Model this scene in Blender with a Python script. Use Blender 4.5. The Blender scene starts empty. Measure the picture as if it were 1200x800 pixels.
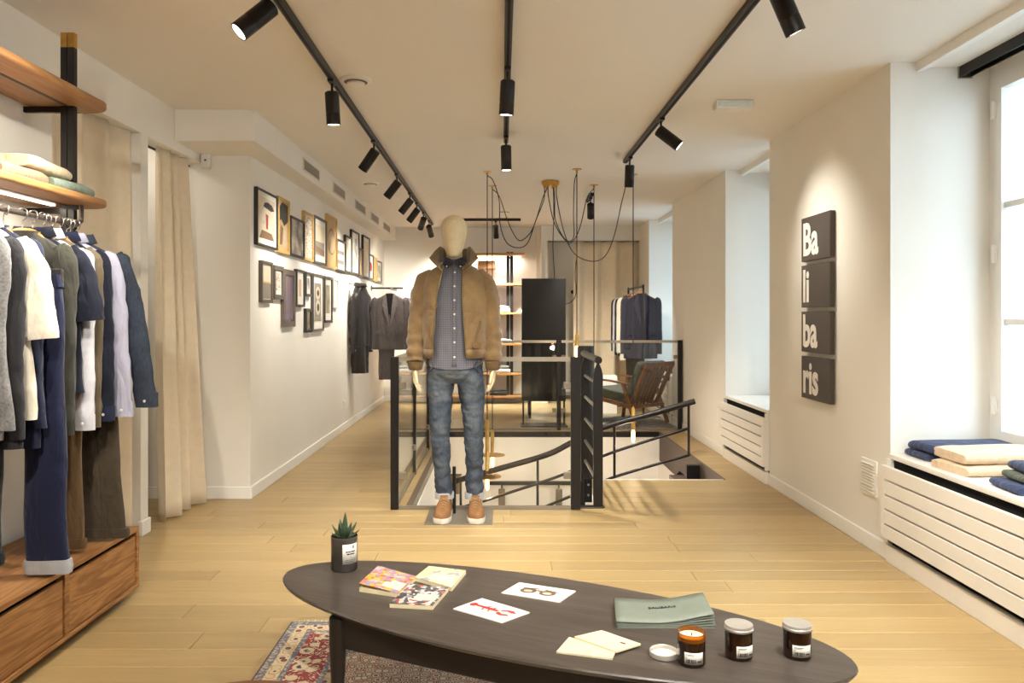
import bpy, bmesh, math, random
from mathutils import Vector, Matrix
R = math.radians
PI = math.pi
random.seed(7)
S = bpy.context.scene
C = S.collection

# ------------------------------------------------------------------ camera
EYE = 1.25
FPX, VX, VY = 900.0, 588.0, 370.0
cam_d = bpy.data.cameras.new('camera')
cam = bpy.data.objects.new('camera', cam_d)
C.objects.link(cam)
cam.location = (0, 0, EYE)
cam.rotation_euler = (R(90), 0, 0)
cam_d.sensor_width = 36
cam_d.lens = FPX / 1200 * 36
cam_d.shift_x = (600 - VX) / 1200
cam_d.shift_y = (VY - 400) / 1200
cam_d.clip_start = 0.05
S.camera = cam

# ------------------------------------------------------------------ world, daylight, exposure
W = bpy.data.worlds.new('sky'); S.world = W
W.use_nodes = True
bg = W.node_tree.nodes['Background']
bg.inputs[0].default_value = (0.60, 0.80, 1.0, 1)
bg.inputs[1].default_value = 7.8
S.view_settings.view_transform = 'Standard'
S.view_settings.look = 'None'
S.view_settings.gamma = 1.0
S.view_settings.use_curve_mapping = False
S.view_settings.exposure = 0.50
WARM = (1.0, 0.965, 0.87)
SPOT_W = 112.0

def portal(name, loc, rot, sx, sy):
    d = bpy.data.lights.new(name, 'AREA'); d.shape = 'RECTANGLE'; d.size = sx; d.size_y = sy
    d.cycles.is_portal = True
    o = bpy.data.objects.new(name, d); C.objects.link(o); o.location = loc; o.rotation_euler = rot
    return o
# daylight through the three right-hand windows
for yc, w in ((3.10, 1.6), (6.25, 1.1), (9.65, 1.4)):
    portal('window_portal', (2.66, yc, 1.52), (0, R(90), 0), 1.95, w)

# ------------------------------------------------------------------ helpers
def at(x, y, Y): return Vector(((x - VX) * Y / FPX, Y, EYE - (y - VY) * Y / FPX))
def atX(x, y, X): return at(x, y, X * FPX / (x - VX))
def atZ(x, y, Z): return at(x, y, FPX * (EYE - Z) / (y - VY))

def lin(c):
    r = []
    for v in c[:3]:
        v = v / 255.0
        r.append(v / 12.92 if v <= 0.04045 else ((v + 0.055) / 1.055) ** 2.4)
    return (r[0], r[1], r[2], 1.0)

MATS = {}
def new_mat(name):
    m = bpy.data.materials.new(name); m.use_nodes = True
    nt = m.node_tree
    b = nt.nodes['Principled BSDF']
    MATS[name] = m
    return m, nt, b
def N(nt, t, **kw):
    n = nt.nodes.new(t)
    for k, v in kw.items():
        if isinstance(k, str) and hasattr(n, k): setattr(n, k, v)
    return n
def coord(nt, kind='Object', scale=(1, 1, 1), rot=(0, 0, 0), loc=(0, 0, 0)):
    tc = nt.nodes.new('ShaderNodeTexCoord')
    mp = nt.nodes.new('ShaderNodeMapping')
    mp.inputs['Scale'].default_value = scale
    mp.inputs['Rotation'].default_value = rot
    mp.inputs['Location'].default_value = loc
    if kind == 'World':
        g = nt.nodes.new('ShaderNodeNewGeometry'); nt.links.new(g.outputs['Position'], mp.inputs[0])
    else:
        nt.links.new(tc.outputs[kind], mp.inputs[0])
    return mp.outputs[0]
def ramp(nt, fac, stops, interp='LINEAR'):
    r = nt.nodes.new('ShaderNodeValToRGB')
    r.color_ramp.interpolation = interp
    while len(r.color_ramp.elements) < len(stops): r.color_ramp.elements.new(0.5)
    for e, (p, c) in zip(r.color_ramp.elements, stops):
        e.position = p; e.color = lin(c)
    nt.links.new(fac, r.inputs[0])
    return r.outputs[0]
def mixc(nt, fac, a, b, mode='MIX'):
    n = nt.nodes.new('ShaderNodeMix'); n.data_type = 'RGBA'; n.blend_type = mode
    for s, v in ((0, fac), (6, a), (7, b)):
        if hasattr(v, 'links'): nt.links.new(v, n.inputs[s])
        else: n.inputs[s].default_value = v
    return n.outputs[2]
def math_n(nt, op, a, b=None):
    n = nt.nodes.new('ShaderNodeMath'); n.operation = op
    for i, v in enumerate((a, b)):
        if v is None: continue
        if hasattr(v, 'links'): nt.links.new(v, n.inputs[i])
        else: n.inputs[i].default_value = v
    return n.outputs[0]
def noise(nt, co, scale, detail=3, rough=0.55, dist=0):
    n = nt.nodes.new('ShaderNodeTexNoise')
    nt.links.new(co, n.inputs['Vector'])
    n.inputs['Scale'].default_value = scale; n.inputs['Detail'].default_value = detail
    n.inputs['Roughness'].default_value = rough; n.inputs['Distortion'].default_value = dist
    return n.outputs[0]
def bump(nt, b, h, strength=0.2, dist=0.01):
    n = nt.nodes.new('ShaderNodeBump')
    n.inputs['Strength'].default_value = strength; n.inputs['Distance'].default_value = dist
    nt.links.new(h, n.inputs['Height']); nt.links.new(n.outputs[0], b.inputs['Normal'])

def M(name, col, rough=0.6, metal=0.0, col2=None, nscale=20, stretch=(1, 1, 1), bs=0, bstr=0.2, bdist=0.004, spec=0.5, sheen=0, emit=0, coat=0):
    """plain procedural material: base colour, optional noise mottling and fine relief"""
    if name in MATS: return MATS[name]
    m, nt, b = new_mat(name)
    b.inputs['Base Color'].default_value = lin(col)
    b.inputs['Roughness'].default_value = rough
    b.inputs['Metallic'].default_value = metal
    b.inputs['Specular IOR Level'].default_value = spec
    if sheen:
        b.inputs['Sheen Weight'].default_value = sheen
    if coat:
        b.inputs['Coat Weight'].default_value = coat; b.inputs['Coat Roughness'].default_value = 0.15
    co = coord(nt, 'Object', stretch)
    n = noise(nt, co, nscale)
    if col2 is None: col2 = tuple(max(0, v * 0.94) for v in col)
    c = ramp(nt, n, [(0.3, col), (0.72, col2)])
    nt.links.new(c, b.inputs['Base Color'])
    if bs:
        bump(nt, b, noise(nt, co, bs, 2), bstr, bdist)
    if emit:
        b.inputs['Emission Color'].default_value = lin(col); b.inputs['Emission Strength'].default_value = emit
    return m

def wood(name, a, b2, dark, axis=0, scale=1.0, rough=0.45, ring=7.0, world=False, coat=0.0):
    """long grain along one axis with cathedral bands and pores; each board varies"""
    m, nt, b = new_mat(name)
    st = [9.0, 9.0, 9.0]; st[axis] = 0.9
    oi = nt.nodes.new('ShaderNodeObjectInfo')
    mp = nt.nodes.new('ShaderNodeVectorMath'); mp.operation = 'ADD'
    comb = nt.nodes.new('ShaderNodeCombineXYZ')
    r17 = math_n(nt, 'MULTIPLY', oi.outputs['Random'], 37.0)
    for i in range(3): nt.links.new(r17, comb.inputs[i])
    co = coord(nt, 'World' if world else 'Object', tuple(s * scale for s in st))
    nt.links.new(co, mp.inputs[0]); nt.links.new(comb.outputs[0], mp.inputs[1])
    co = mp.outputs[0]
    n1 = noise(nt, co, 0.9, 4, 0.6, 0.6)
    wv = math_n(nt, 'FRACT', math_n(nt, 'MULTIPLY', n1, ring))
    wv = math_n(nt, 'ABSOLUTE', math_n(nt, 'SUBTRACT', wv, 0.5))
    st2 = [60.0, 60.0, 60.0]; st2[axis] = 2.0
    co2 = coord(nt, 'World' if world else 'Object', tuple(s * scale for s in st2))
    n2 = noise(nt, co2, 2.0, 3, 0.6)
    c1 = ramp(nt, wv, [(0.02, b2), (0.42, a)])
    c2 = mixc(nt, ramp(nt, n2, [(0.35, (0, 0, 0)), (0.62, (200, 200, 200))]), lin(dark), c1)
    c3 = mixc(nt, 0.55, c1, c2)
    v = math_n(nt, 'ADD', math_n(nt, 'MULTIPLY', oi.outputs['Random'], 0.2), 0.88)
    hs = nt.nodes.new('ShaderNodeHueSaturation')
    nt.links.new(v, hs.inputs['Value']); nt.links.new(c3, hs.inputs['Color'])
    nt.links.new(hs.outputs[0], b.inputs['Base Color'])
    b.inputs['Roughness'].default_value = rough
    if name == 'oak_floor':
        kn = noise(nt, coord(nt, 'World', (2.2, 7.0, 1.0)), 2.0, 3, 0.55)
        kf = ramp(nt, kn, [(0.66, (0, 0, 0)), (0.78, (150, 150, 150))])
        nt.links.new(mixc(nt, kf, hs.outputs[0], lin((150, 116, 74))), b.inputs['Base Color'])
    if coat: b.inputs['Coat Weight'].default_value = coat
    bump(nt, b, n2, 0.12, 0.002)
    return m

class MB:
    def __init__(s): s.v = []; s.f = []
    def add(s, vs, fs):
        o = len(s.v); s.v += [Vector(v) for v in vs]; s.f += [tuple(i + o for i in f) for f in fs]; return s
    def box(s, x0, x1, y0, y1, z0, z1):
        x0, x1 = min(x0, x1), max(x0, x1); y0, y1 = min(y0, y1), max(y0, y1); z0, z1 = min(z0, z1), max(z0, z1)
        return s.add([(x0, y0, z0), (x1, y0, z0), (x1, y1, z0), (x0, y1, z0), (x0, y0, z1), (x1, y0, z1), (x1, y1, z1), (x0, y1, z1)],
                     [(0, 3, 2, 1), (4, 5, 6, 7), (0, 1, 5, 4), (1, 2, 6, 5), (2, 3, 7, 6), (3, 0, 4, 7)])
    def beam(s, a, b, w, h, up=(0, 0, 1)):
        """rectangular bar from a to b"""
        a, b = Vector(a), Vector(b); d = (b - a).normalized(); u = Vector(up)
        if abs(d.dot(u)) > 0.99: u = Vector((0, 1, 0))
        sd = d.cross(u).normalized(); uu = sd.cross(d).normalized()
        vs = []
        for p in (a, b):
            for q, r in ((-1, -1), (1, -1), (1, 1), (-1, 1)): vs.append(p + sd * w / 2 * q + uu * h / 2 * r)
        return s.add(vs, [(3, 2, 1, 0), (4, 5, 6, 7), (0, 1, 5, 4), (1, 2, 6, 5), (2, 3, 7, 6), (3, 0, 4, 7)])
    def loft(s, rings, closed=True, caps=True):
        n = len(rings[0]); vs = []; fs = []
        for r in rings: vs += list(r)
        for i in range(len(rings) - 1):
            for j in range(n if closed else n - 1):
                k = (j + 1) % n
                fs.append((i * n + j, i * n + k, (i + 1) * n + k, (i + 1) * n + j))
        if caps and closed:
            fs.append(tuple(reversed(range(n)))); b = (len(rings) - 1) * n; fs.append(tuple(range(b, b + n)))
        return s.add(vs, fs)
    def tube(s, pts, r, n=8, caps=True, flat=1.0, up=None):
        """round (or flattened) tube along a polyline, radius per point"""
        pts = [Vector(p) for p in pts]
        rs = r if isinstance(r, (list, tuple)) else [r] * len(pts)
        rings = []; prev = None
        for i, p in enumerate(pts):
            if i == 0: d = pts[1] - p
            elif i == len(pts) - 1: d = p - pts[i - 1]
            else: d = (pts[i + 1] - p).normalized() + (p - pts[i - 1]).normalized()
            d = d.normalized()
            if prev is None:
                u = Vector(up) if up else (Vector((0, 0, 1)) if abs(d.z) < 0.9 else Vector((0, 1, 0)))
            else: u = prev
            sd = d.cross(u)
            if sd.length < 1e-5: sd = d.cross(Vector((1, 0, 0)))
            sd.normalize(); u = sd.cross(d).normalized(); prev = u
            rr = rs[i]
            rings.append([p + sd * math.cos(t) * rr + u * math.sin(t) * rr * flat for t in [2 * PI * k / n for k in range(n)]])
        return s.loft(rings, True, caps)
    def lathe(s, prof, c=(0, 0, 0), n=24, caps=True):
        c = Vector(c)
        rings = [[c + Vector((math.cos(t) * r, math.sin(t) * r, z)) for t in [2 * PI * k / n for k in range(n)]] for r, z in prof]
        return s.loft(rings, True, caps)
    def prism(s, poly, z0, z1):
        return s.loft([[Vector((x, y, z0)) for x, y in poly], [Vector((x, y, z1)) for x, y in poly]])
    def grid(s, fn, nu, nv):
        vs = [fn(i / nu, j / nv) for j in range(nv + 1) for i in range(nu + 1)]
        fs = [(j * (nu + 1) + i, j * (nu + 1) + i + 1, (j + 1) * (nu + 1) + i + 1, (j + 1) * (nu + 1) + i) for j in range(nv) for i in range(nu)]
        return s.add(vs, fs)
    def tf(s, m):
        s.v = [m @ v for v in s.v]; return s
    def build(s, name, mat, parent=None, smooth=False, bevel=0, seg=2, solid=0, sub=0, local=False, angle=40, mods=None):
        """verts are world coordinates unless local; origin goes to the bounding-box centre"""
        me = bpy.data.meshes.new(name)
        vs = s.v
        c = Vector((0, 0, 0))
        if not local and vs:
            lo = Vector([min(v[i] for v in vs) for i in range(3)]); hi = Vector([max(v[i] for v in vs) for i in range(3)])
            c = (lo + hi) / 2
        me.from_pydata([v - c for v in vs], [], s.f)
        bm = bmesh.new(); bm.from_mesh(me)
        bmesh.ops.recalc_face_normals(bm, faces=bm.faces)
        bm.to_mesh(me); bm.free()
        me.validate()
        if smooth:
            for p in me.polygons: p.use_smooth = True
            if angle < 180: me.set_sharp_from_angle(angle=R(angle))
        o = bpy.data.objects.new(name, me); C.objects.link(o)
        if mat is not None: me.materials.append(MATS[mat] if isinstance(mat, str) else mat)
        if parent is not None:
            o.parent = parent
            o.location = c - wloc(parent) if not local else Vector((0, 0, 0))
        else: o.location = c
        if solid:
            m = o.modifiers.new('solid', 'SOLIDIFY'); m.thickness = solid; m.offset = 0
        if bevel:
            m = o.modifiers.new('bevel', 'BEVEL'); m.width = bevel; m.segments = seg; m.limit_method = 'ANGLE'; m.angle_limit = R(35)
        if sub:
            m = o.modifiers.new('sub', 'SUBSURF'); m.levels = sub; m.render_levels = sub
        return o

def wloc(o):
    p = Vector((0, 0, 0))
    while o is not None:
        p = p + Vector(o.location); o = o.parent
    return p
def tag(o, label=None, cat=None, group=None, kind=None):
    if label: o['label'] = label
    if cat: o['category'] = cat
    if group: o['group'] = group
    if kind: o['kind'] = kind
    return o
def thing(name, label, cat, loc=(0, 0, 0), group=None, rz=0):
    o = bpy.data.objects.new(name, None); C.objects.link(o); o.location = loc; o.rotation_euler = (0, 0, rz)
    o.empty_display_size = 0.1
    return tag(o, label, cat, group)
def struct(name, mb, mat, parent=None, **kw):
    o = mb.build(name, mat, parent, **kw)
    if parent is None: o['kind'] = 'structure'
    return o
def copy_tree(o, parent=None):
    c = o.copy(); C.objects.link(c); c.parent = parent
    for ch in list(o.children): copy_tree(ch, c)
    return c
def cloud_tex(name, size, depth=2):
    t = bpy.data.textures.get(name)
    if not t:
        t = bpy.data.textures.new(name, 'CLOUDS'); t.noise_scale = size; t.noise_depth = depth
    return t
def wrinkle(o, strength, size, sub=0):
    if sub:
        m = o.modifiers.new('sub', 'SUBSURF'); m.levels = sub; m.render_levels = sub
    m = o.modifiers.new('wrinkle', 'DISPLACE'); m.texture = cloud_tex('clouds_%g' % size, size); m.strength = strength; m.mid_level = 0.5
    m.texture_coords = 'GLOBAL'
def smoothstep(a, b, x):
    t = max(0, min(1, (x - a) / (b - a))); return t * t * (3 - 2 * t)
def interp(tab, z):
    """piecewise-linear (smoothed) table lookup; tab sorted by first column"""
    if z <= tab[0][0]: return tab[0][1:]
    for a, b in zip(tab, tab[1:]):
        if z <= b[0]:
            t = (z - a[0]) / (b[0] - a[0])
            return tuple(p + (q - p) * t for p, q in zip(a[1:], b[1:]))
    return tab[-1][1:]
def crv(pts, n=8):
    """Catmull-Rom through points"""
    pts = [Vector(p) for p in pts]; out = []
    P = [pts[0] * 2 - pts[1]] + pts + [pts[-1] * 2 - pts[-2]]
    for i in range(1, len(P) - 2):
        p0, p1, p2, p3 = P[i - 1:i + 3]
        for k in range(n):
            t = k / n
            out.append(0.5 * ((2 * p1) + (p2 - p0) * t + (2 * p0 - 5 * p1 + 4 * p2 - p3) * t * t + (3 * p1 - p0 - 3 * p2 + p3) * t ** 3))
    out.append(pts[-1]); return out
def text_mesh(name, body, size, mat, parent, mtx, extrude=0.001, offset=0.0, space=1.0, label=None):
    """lettering as real mesh: x along the line, y up, transformed by mtx (world)"""
    cu = bpy.data.curves.new(name, 'FONT'); cu.body = body; cu.size = size; cu.extrude = extrude; cu.offset = offset
    cu.space_character = space; cu.resolution_u = 3; cu.fill_mode = 'BOTH'
    to = bpy.data.objects.new('tmp', cu); C.objects.link(to)
    dg = bpy.context.evaluated_depsgraph_get(); dg.update()
    me = bpy.data.meshes.new_from_object(to.evaluated_get(dg))
    bpy.data.objects.remove(to); bpy.data.curves.remove(cu)
    me.name = name
    me.transform(mtx)
    c = Vector((0, 0, 0))
    for v in me.vertices: c += v.co
    c /= max(1, len(me.vertices))
    me.transform(Matrix.Translation(-c))
    me.materials.clear(); me.materials.append(MATS[mat])
    o = bpy.data.objects.new(name, me); C.objects.link(o)
    o.parent = parent; o.location = c - wloc(parent)
    if label: o['label'] = label
    return o
def frame_mtx(o, ux, uy):
    ux = Vector(ux).normalized(); uz = ux.cross(Vector(uy)).normalized(); uy = uz.cross(ux)
    m = Matrix((ux, uy, uz)).transposed().to_4x4(); m.translation = Vector(o); return m

# ------------------------------------------------------------------ materials
M('wall_paint', (236, 230, 220), 0.75, bs=180, bstr=0.05, bdist=0.001, nscale=3, col2=(233, 227, 216))
M('ceiling_paint', (236, 229, 219), 0.8, nscale=2, col2=(234, 227, 217))
M('white_lacquer', (236, 229, 218), 0.45, col2=(234, 227, 216))
M('trim_white', (240, 236, 228), 0.5, col2=(238, 234, 226))
M('black_metal', (30, 26, 24), 0.42, metal=0.3, bs=400, bstr=0.05)
M('rail_metal', (42, 36, 33), 0.38, metal=0.4)
M('steel', (175, 168, 158), 0.3, metal=1.0)
M('brass', (214, 172, 96), 0.28, metal=1.0, col2=(196, 150, 78))
M('dark_brown', (88, 72, 62), 0.55)
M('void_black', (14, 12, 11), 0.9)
M('curtain', (230, 213, 186), 0.85, bs=300, bstr=0.25, col2=(224, 206, 177), sheen=0.2)
M('hanger_wood', (178, 118, 66), 0.38, col2=(152, 94, 48), stretch=(1, 8, 8), nscale=8)
M('mannequin_cloth', (226, 208, 170), 0.7, bs=500, bstr=0.15, nscale=60, col2=(216, 196, 156))
wood('oak_floor', (186, 160, 113), (178, 151, 103), (164, 135, 89), axis=0, scale=0.8, rough=0.36, ring=3.0, world=True)
wood('oak_cabinet', (186, 134, 80), (140, 90, 48), (112, 72, 38), axis=1, rough=0.45, ring=9)
wood('oak_shelf', (184, 136, 84), (160, 110, 62), (132, 90, 52), axis=1, rough=0.42, ring=6)
wood('oak_shelf_x', (190, 140, 86), (166, 114, 64), (138, 94, 54), axis=0, rough=0.42, ring=6)
wood('teak', (138, 86, 50), (114, 66, 37), (90, 52, 30), axis=0, rough=0.4, ring=5)
wood('black_oak', (92, 82, 74), (76, 67, 60), (50, 44, 40), axis=0, rough=0.36, ring=6)
# glass: mostly clear, reflecting by angle
def glass(name, tint, base=0.03):
    m, nt, b = new_mat(name)
    nt.nodes.remove(b)
    out = nt.nodes['Material Output']
    tr = nt.nodes.new('ShaderNodeBsdfTransparent'); tr.inputs[0].default_value = tint
    gl = nt.nodes.new('ShaderNodeBsdfGlossy'); gl.inputs['Roughness'].default_value = 0.03
    fr = nt.nodes.new('ShaderNodeFresnel'); fr.inputs[0].default_value = 1.45
    gm = nt.nodes.new('ShaderNodeNewGeometry')      # same reflectance on entering and leaving the sheet
    nt.links.new(math_n(nt, 'SUBTRACT', 1.45, math_n(nt, 'MULTIPLY', gm.outputs['Backfacing'], 1.45 - 1 / 1.45)), fr.inputs[0])
    mx = nt.nodes.new('ShaderNodeMixShader')
    nt.links.new(math_n(nt, 'ADD', fr.outputs[0], base), mx.inputs[0])
    nt.links.new(tr.outputs[0], mx.inputs[1]); nt.links.new(gl.outputs[0], mx.inputs[2])
    nt.links.new(mx.outputs[0], out.inputs[0])
glass('rail_glass', (0.975, 0.985, 0.975, 1), 0.0)
glass('window_glass', (0.97, 0.98, 0.98, 1), 0.0)
def emitter(name, col, k):
    m, nt, b = new_mat(name)
    b.inputs['Base Color'].default_value = lin(col)
    b.inputs['Emission Color'].default_value = lin(col); b.inputs['Emission Strength'].default_value = k
emitter('lamp_lens', (255, 244, 224), 6.0)
emitter('led_strip', (255, 246, 228), 5.0)
emitter('filament', (255, 190, 110), 14.0)

# ================================================================== THE ROOM
XL, XR, XP = -2.05, 1.984, -1.72      # left wall, right wall, picture wall
YB, YF = 11.2, -2.6                    # back wall, shop front
YN = 5.25                              # wall that faces the camera left of the pictures
ZC = 2.544                             # ceiling
# stairwell opening: HA (deep part) and HB (right part)
HX0, HXM, HX1, HY0, HYM, HY1 = -0.60, 0.66, 1.70, 5.0, 5.86, 8.25

# ---- floor: oak boards over a slab with the stair opening
fl = MB()
for x0, x1, y0, y1 in ((-3.3, 2.8, YF, HY0), (-3.3, HX0, HY0, HY1), (HX1, 2.8, HY0, HY1), (HXM, HX1, HY0, HYM), (-3.3, 2.8, HY1, YB + 0.1)):
    fl.box(x0, x1, y0, y1, -0.30, -0.012)
floor = struct('floor', fl, 'oak_floor')
PW = 0.148
def plank(x0, x1, y0, y1):
    b = MB(); e = 0.0008; v = 0.0022
    x0 += e; x1 -= e; y0 += e; y1 -= e
    b.add([(x0, y0, -0.012), (x1, y0, -0.012), (x1, y1, -0.012), (x0, y1, -0.012),
           (x0, y0, -v), (x1, y0, -v), (x1, y1, -v), (x0, y1, -v),
           (x0 + v, y0 + v, 0), (x1 - v, y0 + v, 0), (x1 - v, y1 - v, 0), (x0 + v, y1 - v, 0)],
          [(0, 1, 5, 4), (1, 2, 6, 5), (2, 3, 7, 6), (3, 0, 4, 7), (4, 5, 9, 8), (5, 6, 10, 9), (6, 7, 11, 10), (7, 4, 8, 11), (8, 9, 10, 11)])
    b.build('plank', 'oak_floor', floor)
y = 1.70
cuts = sorted([HY0, HYM, HY1])
rows = []
while y < YB:
    y1 = y + PW
    for c in cuts:
        if y < c - 0.004 and y1 > c + 0.004 and c - y < PW: y1 = c
    y1 = min(y1, YB)
    rows.append((y, y1)); y = y1
for i, (y0, y1) in enumerate(rows):
    ym = (y0 + y1) / 2
    if ym < HY0 or ym > HY1: spans = [(-2.75 if ym < YN else -1.72, XR)]
    elif ym < HYM: spans = [(-2.75 if ym < YN else -1.72, HX0), (HXM, XR)]
    else: spans = [(-1.72, HX0), (HX1, XR)]
    for a, b in spans:
        x = a; off = random.uniform(0.7, 2.3)
        while x < b - 0.01:
            x1 = min(b, x + off)
            if b - x1 < 0.35: x1 = b
            plank(x, x1, y0, y1); x = x1; off = random.uniform(1.7, 2.5)

# ---- ceiling
cl = MB().box(-3.3, 2.8, YF - 0.1, YB + 0.2, ZC, ZC + 0.15)
struct('ceiling', cl, 'ceiling_paint')

# ---- left wall with the fitting-room openings, soffit, picture wall
wl = MB()
wl.box(XL - 0.10, XL, YF, 3.50, -0.05, ZC)                 # solid wall behind the shelving
wl.box(XL - 0.10, XL, 3.50, YN, 2.29, ZC)              # header over the openings
wl.box(XL - 0.10, XL, 4.36, 4.45, -0.05, 2.29)             # post between the openings
wl.box(-3.3, -3.2, 2.6, YN, -0.05, ZC)                     # fitting-room back wall
wl.box(-3.2, XL - 0.10, 2.5, 2.6, -0.05, ZC)
wl.box(-3.2, XL - 0.10, 4.37, 4.44, -0.05, ZC)             # partition between the cabins
struct('wall_left', wl, 'wall_paint')
wf = MB().box(-3.3, XP, YN, YN + 0.12, -0.05, ZC)
wf.box(XP - 0.12, XP, YN + 0.12, YB, -0.05, ZC)
struct('wall_left_gallery', wf, 'wall_paint')
sf = MB().box(XL, -1.55, 4.81, YN, 2.345, ZC).box(XP - 0.05, -1.55, YN, YB, 2.345, ZC)
struct('trim_1', sf, 'wall_paint', bevel=0.003, seg=1)
# ---- right wall: piers with deep window recesses
XO = 2.52
wr = MB()
niches = [(2.30, 3.92), (5.69, 6.81), (8.93, 10.35)]
ys = [YF] + [v for n in niches for v in n] + [YB]
for i in range(0, len(ys), 2): wr.box(XR, 2.80, ys[i], ys[i + 1], -0.05, ZC)
for a, b in niches:
    wr.box(XO, 2.80, a, b, -0.05, 0.54)                    # wall under the window
    wr.box(2.14, 2.80, a, b, 2.518, ZC)                # lowered lintel
struct('wall_right', wr, 'wall_paint')
wb = MB().box(-1.9, 0.56, YB, YB + 0.12, -0.05, ZC)
wb.box(0.56, 2.85, 11.0, 11.1, 2.33, ZC).box(0.56, 0.66, 11.0, YB + 0.12, -0.05, 2.33).box(2.09, 2.85, 11.0, 11.1, -0.05, 2.33)
wb.box(0.5, 2.2, 12.0, 12.1, -0.05, ZC).box(2.1, 2.2, 11.1, 12.0, -0.05, ZC).box(0.5, 0.6, 11.1, 12.0, -0.05, ZC)
struct('wall_back', wb, 'wall_paint')
struct('floor_fitting_room', MB().box(0.5, 2.2, 11.0, 12.1, -0.1, 0.0), 'oak_floor')
struct('ceiling_fitting_room', MB().box(0.5, 2.2, 11.1, 12.1, ZC, ZC + 0.1), 'ceiling_paint')
struct('wall_front', MB().box(-3.3, 2.8, YF - 0.1, YF, -0.05, ZC), 'wall_paint')
# ceiling strips (blind slots) in front of each recess
for k, (a, b) in enumerate(niches):
    struct('trim_%d' % (k + 2), MB().box(2.115, 2.15, a, b, 2.495, ZC), 'trim_white')
# baseboards
bb = MB().box(XR - 0.014, XR, 3.92, 5.69, 0, 0.085).box(XR - 0.014, XR, 6.81, 8.93, 0, 0.085).box(XR - 0.014, XR, 10.35, 11.0, 0, 0.085)
struct('baseboard_right', bb, 'trim_white', bevel=0.004, seg=1)
bl = MB().box(XP, XP + 0.014, YN, YB, 0, 0.085).box(-3.2, XP + 0.014, YN - 0.014, YN, 0, 0.085)
bl.box(XL, XL + 0.014, YF, 3.5, 0, 0.085).box(XL - 0.012, XL + 0.014, 4.35, 4.46, 0, 0.085)
struct('baseboard_left', bl, 'trim_white', bevel=0.004, seg=1)
struct('baseboard_back', MB().box(XP, 0.56, YB - 0.014, YB, 0, 0.085).box(0.56, 0.66, 10.986, 11.0, 0, 0.085), 'trim_white', bevel=0.004, seg=1)

# ---- windows
def window(n, a, b):
    w = MB()
    w.box(2.49, 2.57, a, a + 0.06, 0.54, 2.518).box(2.49, 2.57, b - 0.06, b, 0.54, 2.518)
    w.box(2.49, 2.57, a + 0.06, b - 0.06, 0.54, 0.60).box(2.49, 2.57, a + 0.06, b - 0.06, 2.45, 2.518)
    w = struct('window_%d' % n, w, 'trim_white')
    mid = (a + b) / 2
    for y0, y1 in ((a + 0.06, mid), (mid, b - 0.06)):
        c = MB()
        c.box(2.475, 2.535, y0 + 0.002, y0 + 0.055, 0.603, 2.447).box(2.475, 2.535, y1 - 0.055, y1 - 0.002, 0.603, 2.447)
        c.box(2.475, 2.535, y0 + 0.055, y1 - 0.055, 0.603, 0.68).box(2.475, 2.535, y0 + 0.055, y1 - 0.055, 2.38, 2.447)
        s = c.build('casement', 'trim_white', w)
        for z in (1.22, 1.80): MB().box(2.49, 2.525, y0 + 0.055, y1 - 0.055, z - 0.014, z + 0.014).build('muntin', 'trim_white', s)
        for z0, z1 in ((0.68, 1.206), (1.234, 1.786), (1.814, 2.38)):
            MB().box(2.503, 2.509, y0 + 0.0555, y1 - 0.0555, z0 + 0.0005, z1 - 0.0005).build('pane', 'window_glass', s)
        hy = y1 - 0.003 if y1 > mid + 0.01 else y0 + 0.003
        for z in (0.80, 1.56, 2.28):
            h = MB().tube([(2.468, hy, z - 0.045), (2.468, hy, z + 0.045)], 0.011, 10).box(2.468, 2.482, hy - 0.02, hy + 0.02, z - 0.035, z + 0.035)
            h.build('hinge', 'trim_white', w, smooth=True)
    return w
for k, (a, b) in enumerate(niches): window(k + 1, a, b)
# roller-blind rail at the top of the near recess
br = thing('blind_rail', 'black metal blind rail at the top of the near window recess', 'rail', (2.44, 3.1, 2.50))
MB().box(2.33, 2.39, 2.31, 3.915, 2.49, 2.518).box(2.33, 2.338, 2.31, 3.915, 2.465, 2.49).box(2.382, 2.39, 2.31, 3.915, 2.465, 2.49).build('channel', 'black_metal', br)
MB().box(2.325, 2.395, 3.905, 3.918, 2.46, 2.518).build('end_cap', 'steel', br)
# exterior: pale street front across the road, seen as a sliver through the panes
ex = thing('street_building', 'pale stone building across the street seen through the window', 'building', (9, 5, 0))
MB().box(9, 10, -8, 20, -0.5, 9).build('facade', M('stone_facade', (226, 222, 214), 0.9), ex)
for i in range(12):
    for z in (2.2, 4.8):
        MB().box(8.96, 9.02, -6 + i * 2.1, -4.9 + i * 2.1, z, z + 1.7).build('shutter_window', M('grey_shutter', (150, 160, 172), 0.6), ex)
MB().box(8.6, 9.0, 9.5, 15, 1.4, 2.0).build('awning', M('red_awning', (196, 92, 84), 0.7), ex)
struct('floor_street', MB().box(2.9, 9.5, -10, 22, -0.6, -0.4), M('asphalt', (150, 150, 150), 0.9))

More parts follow.
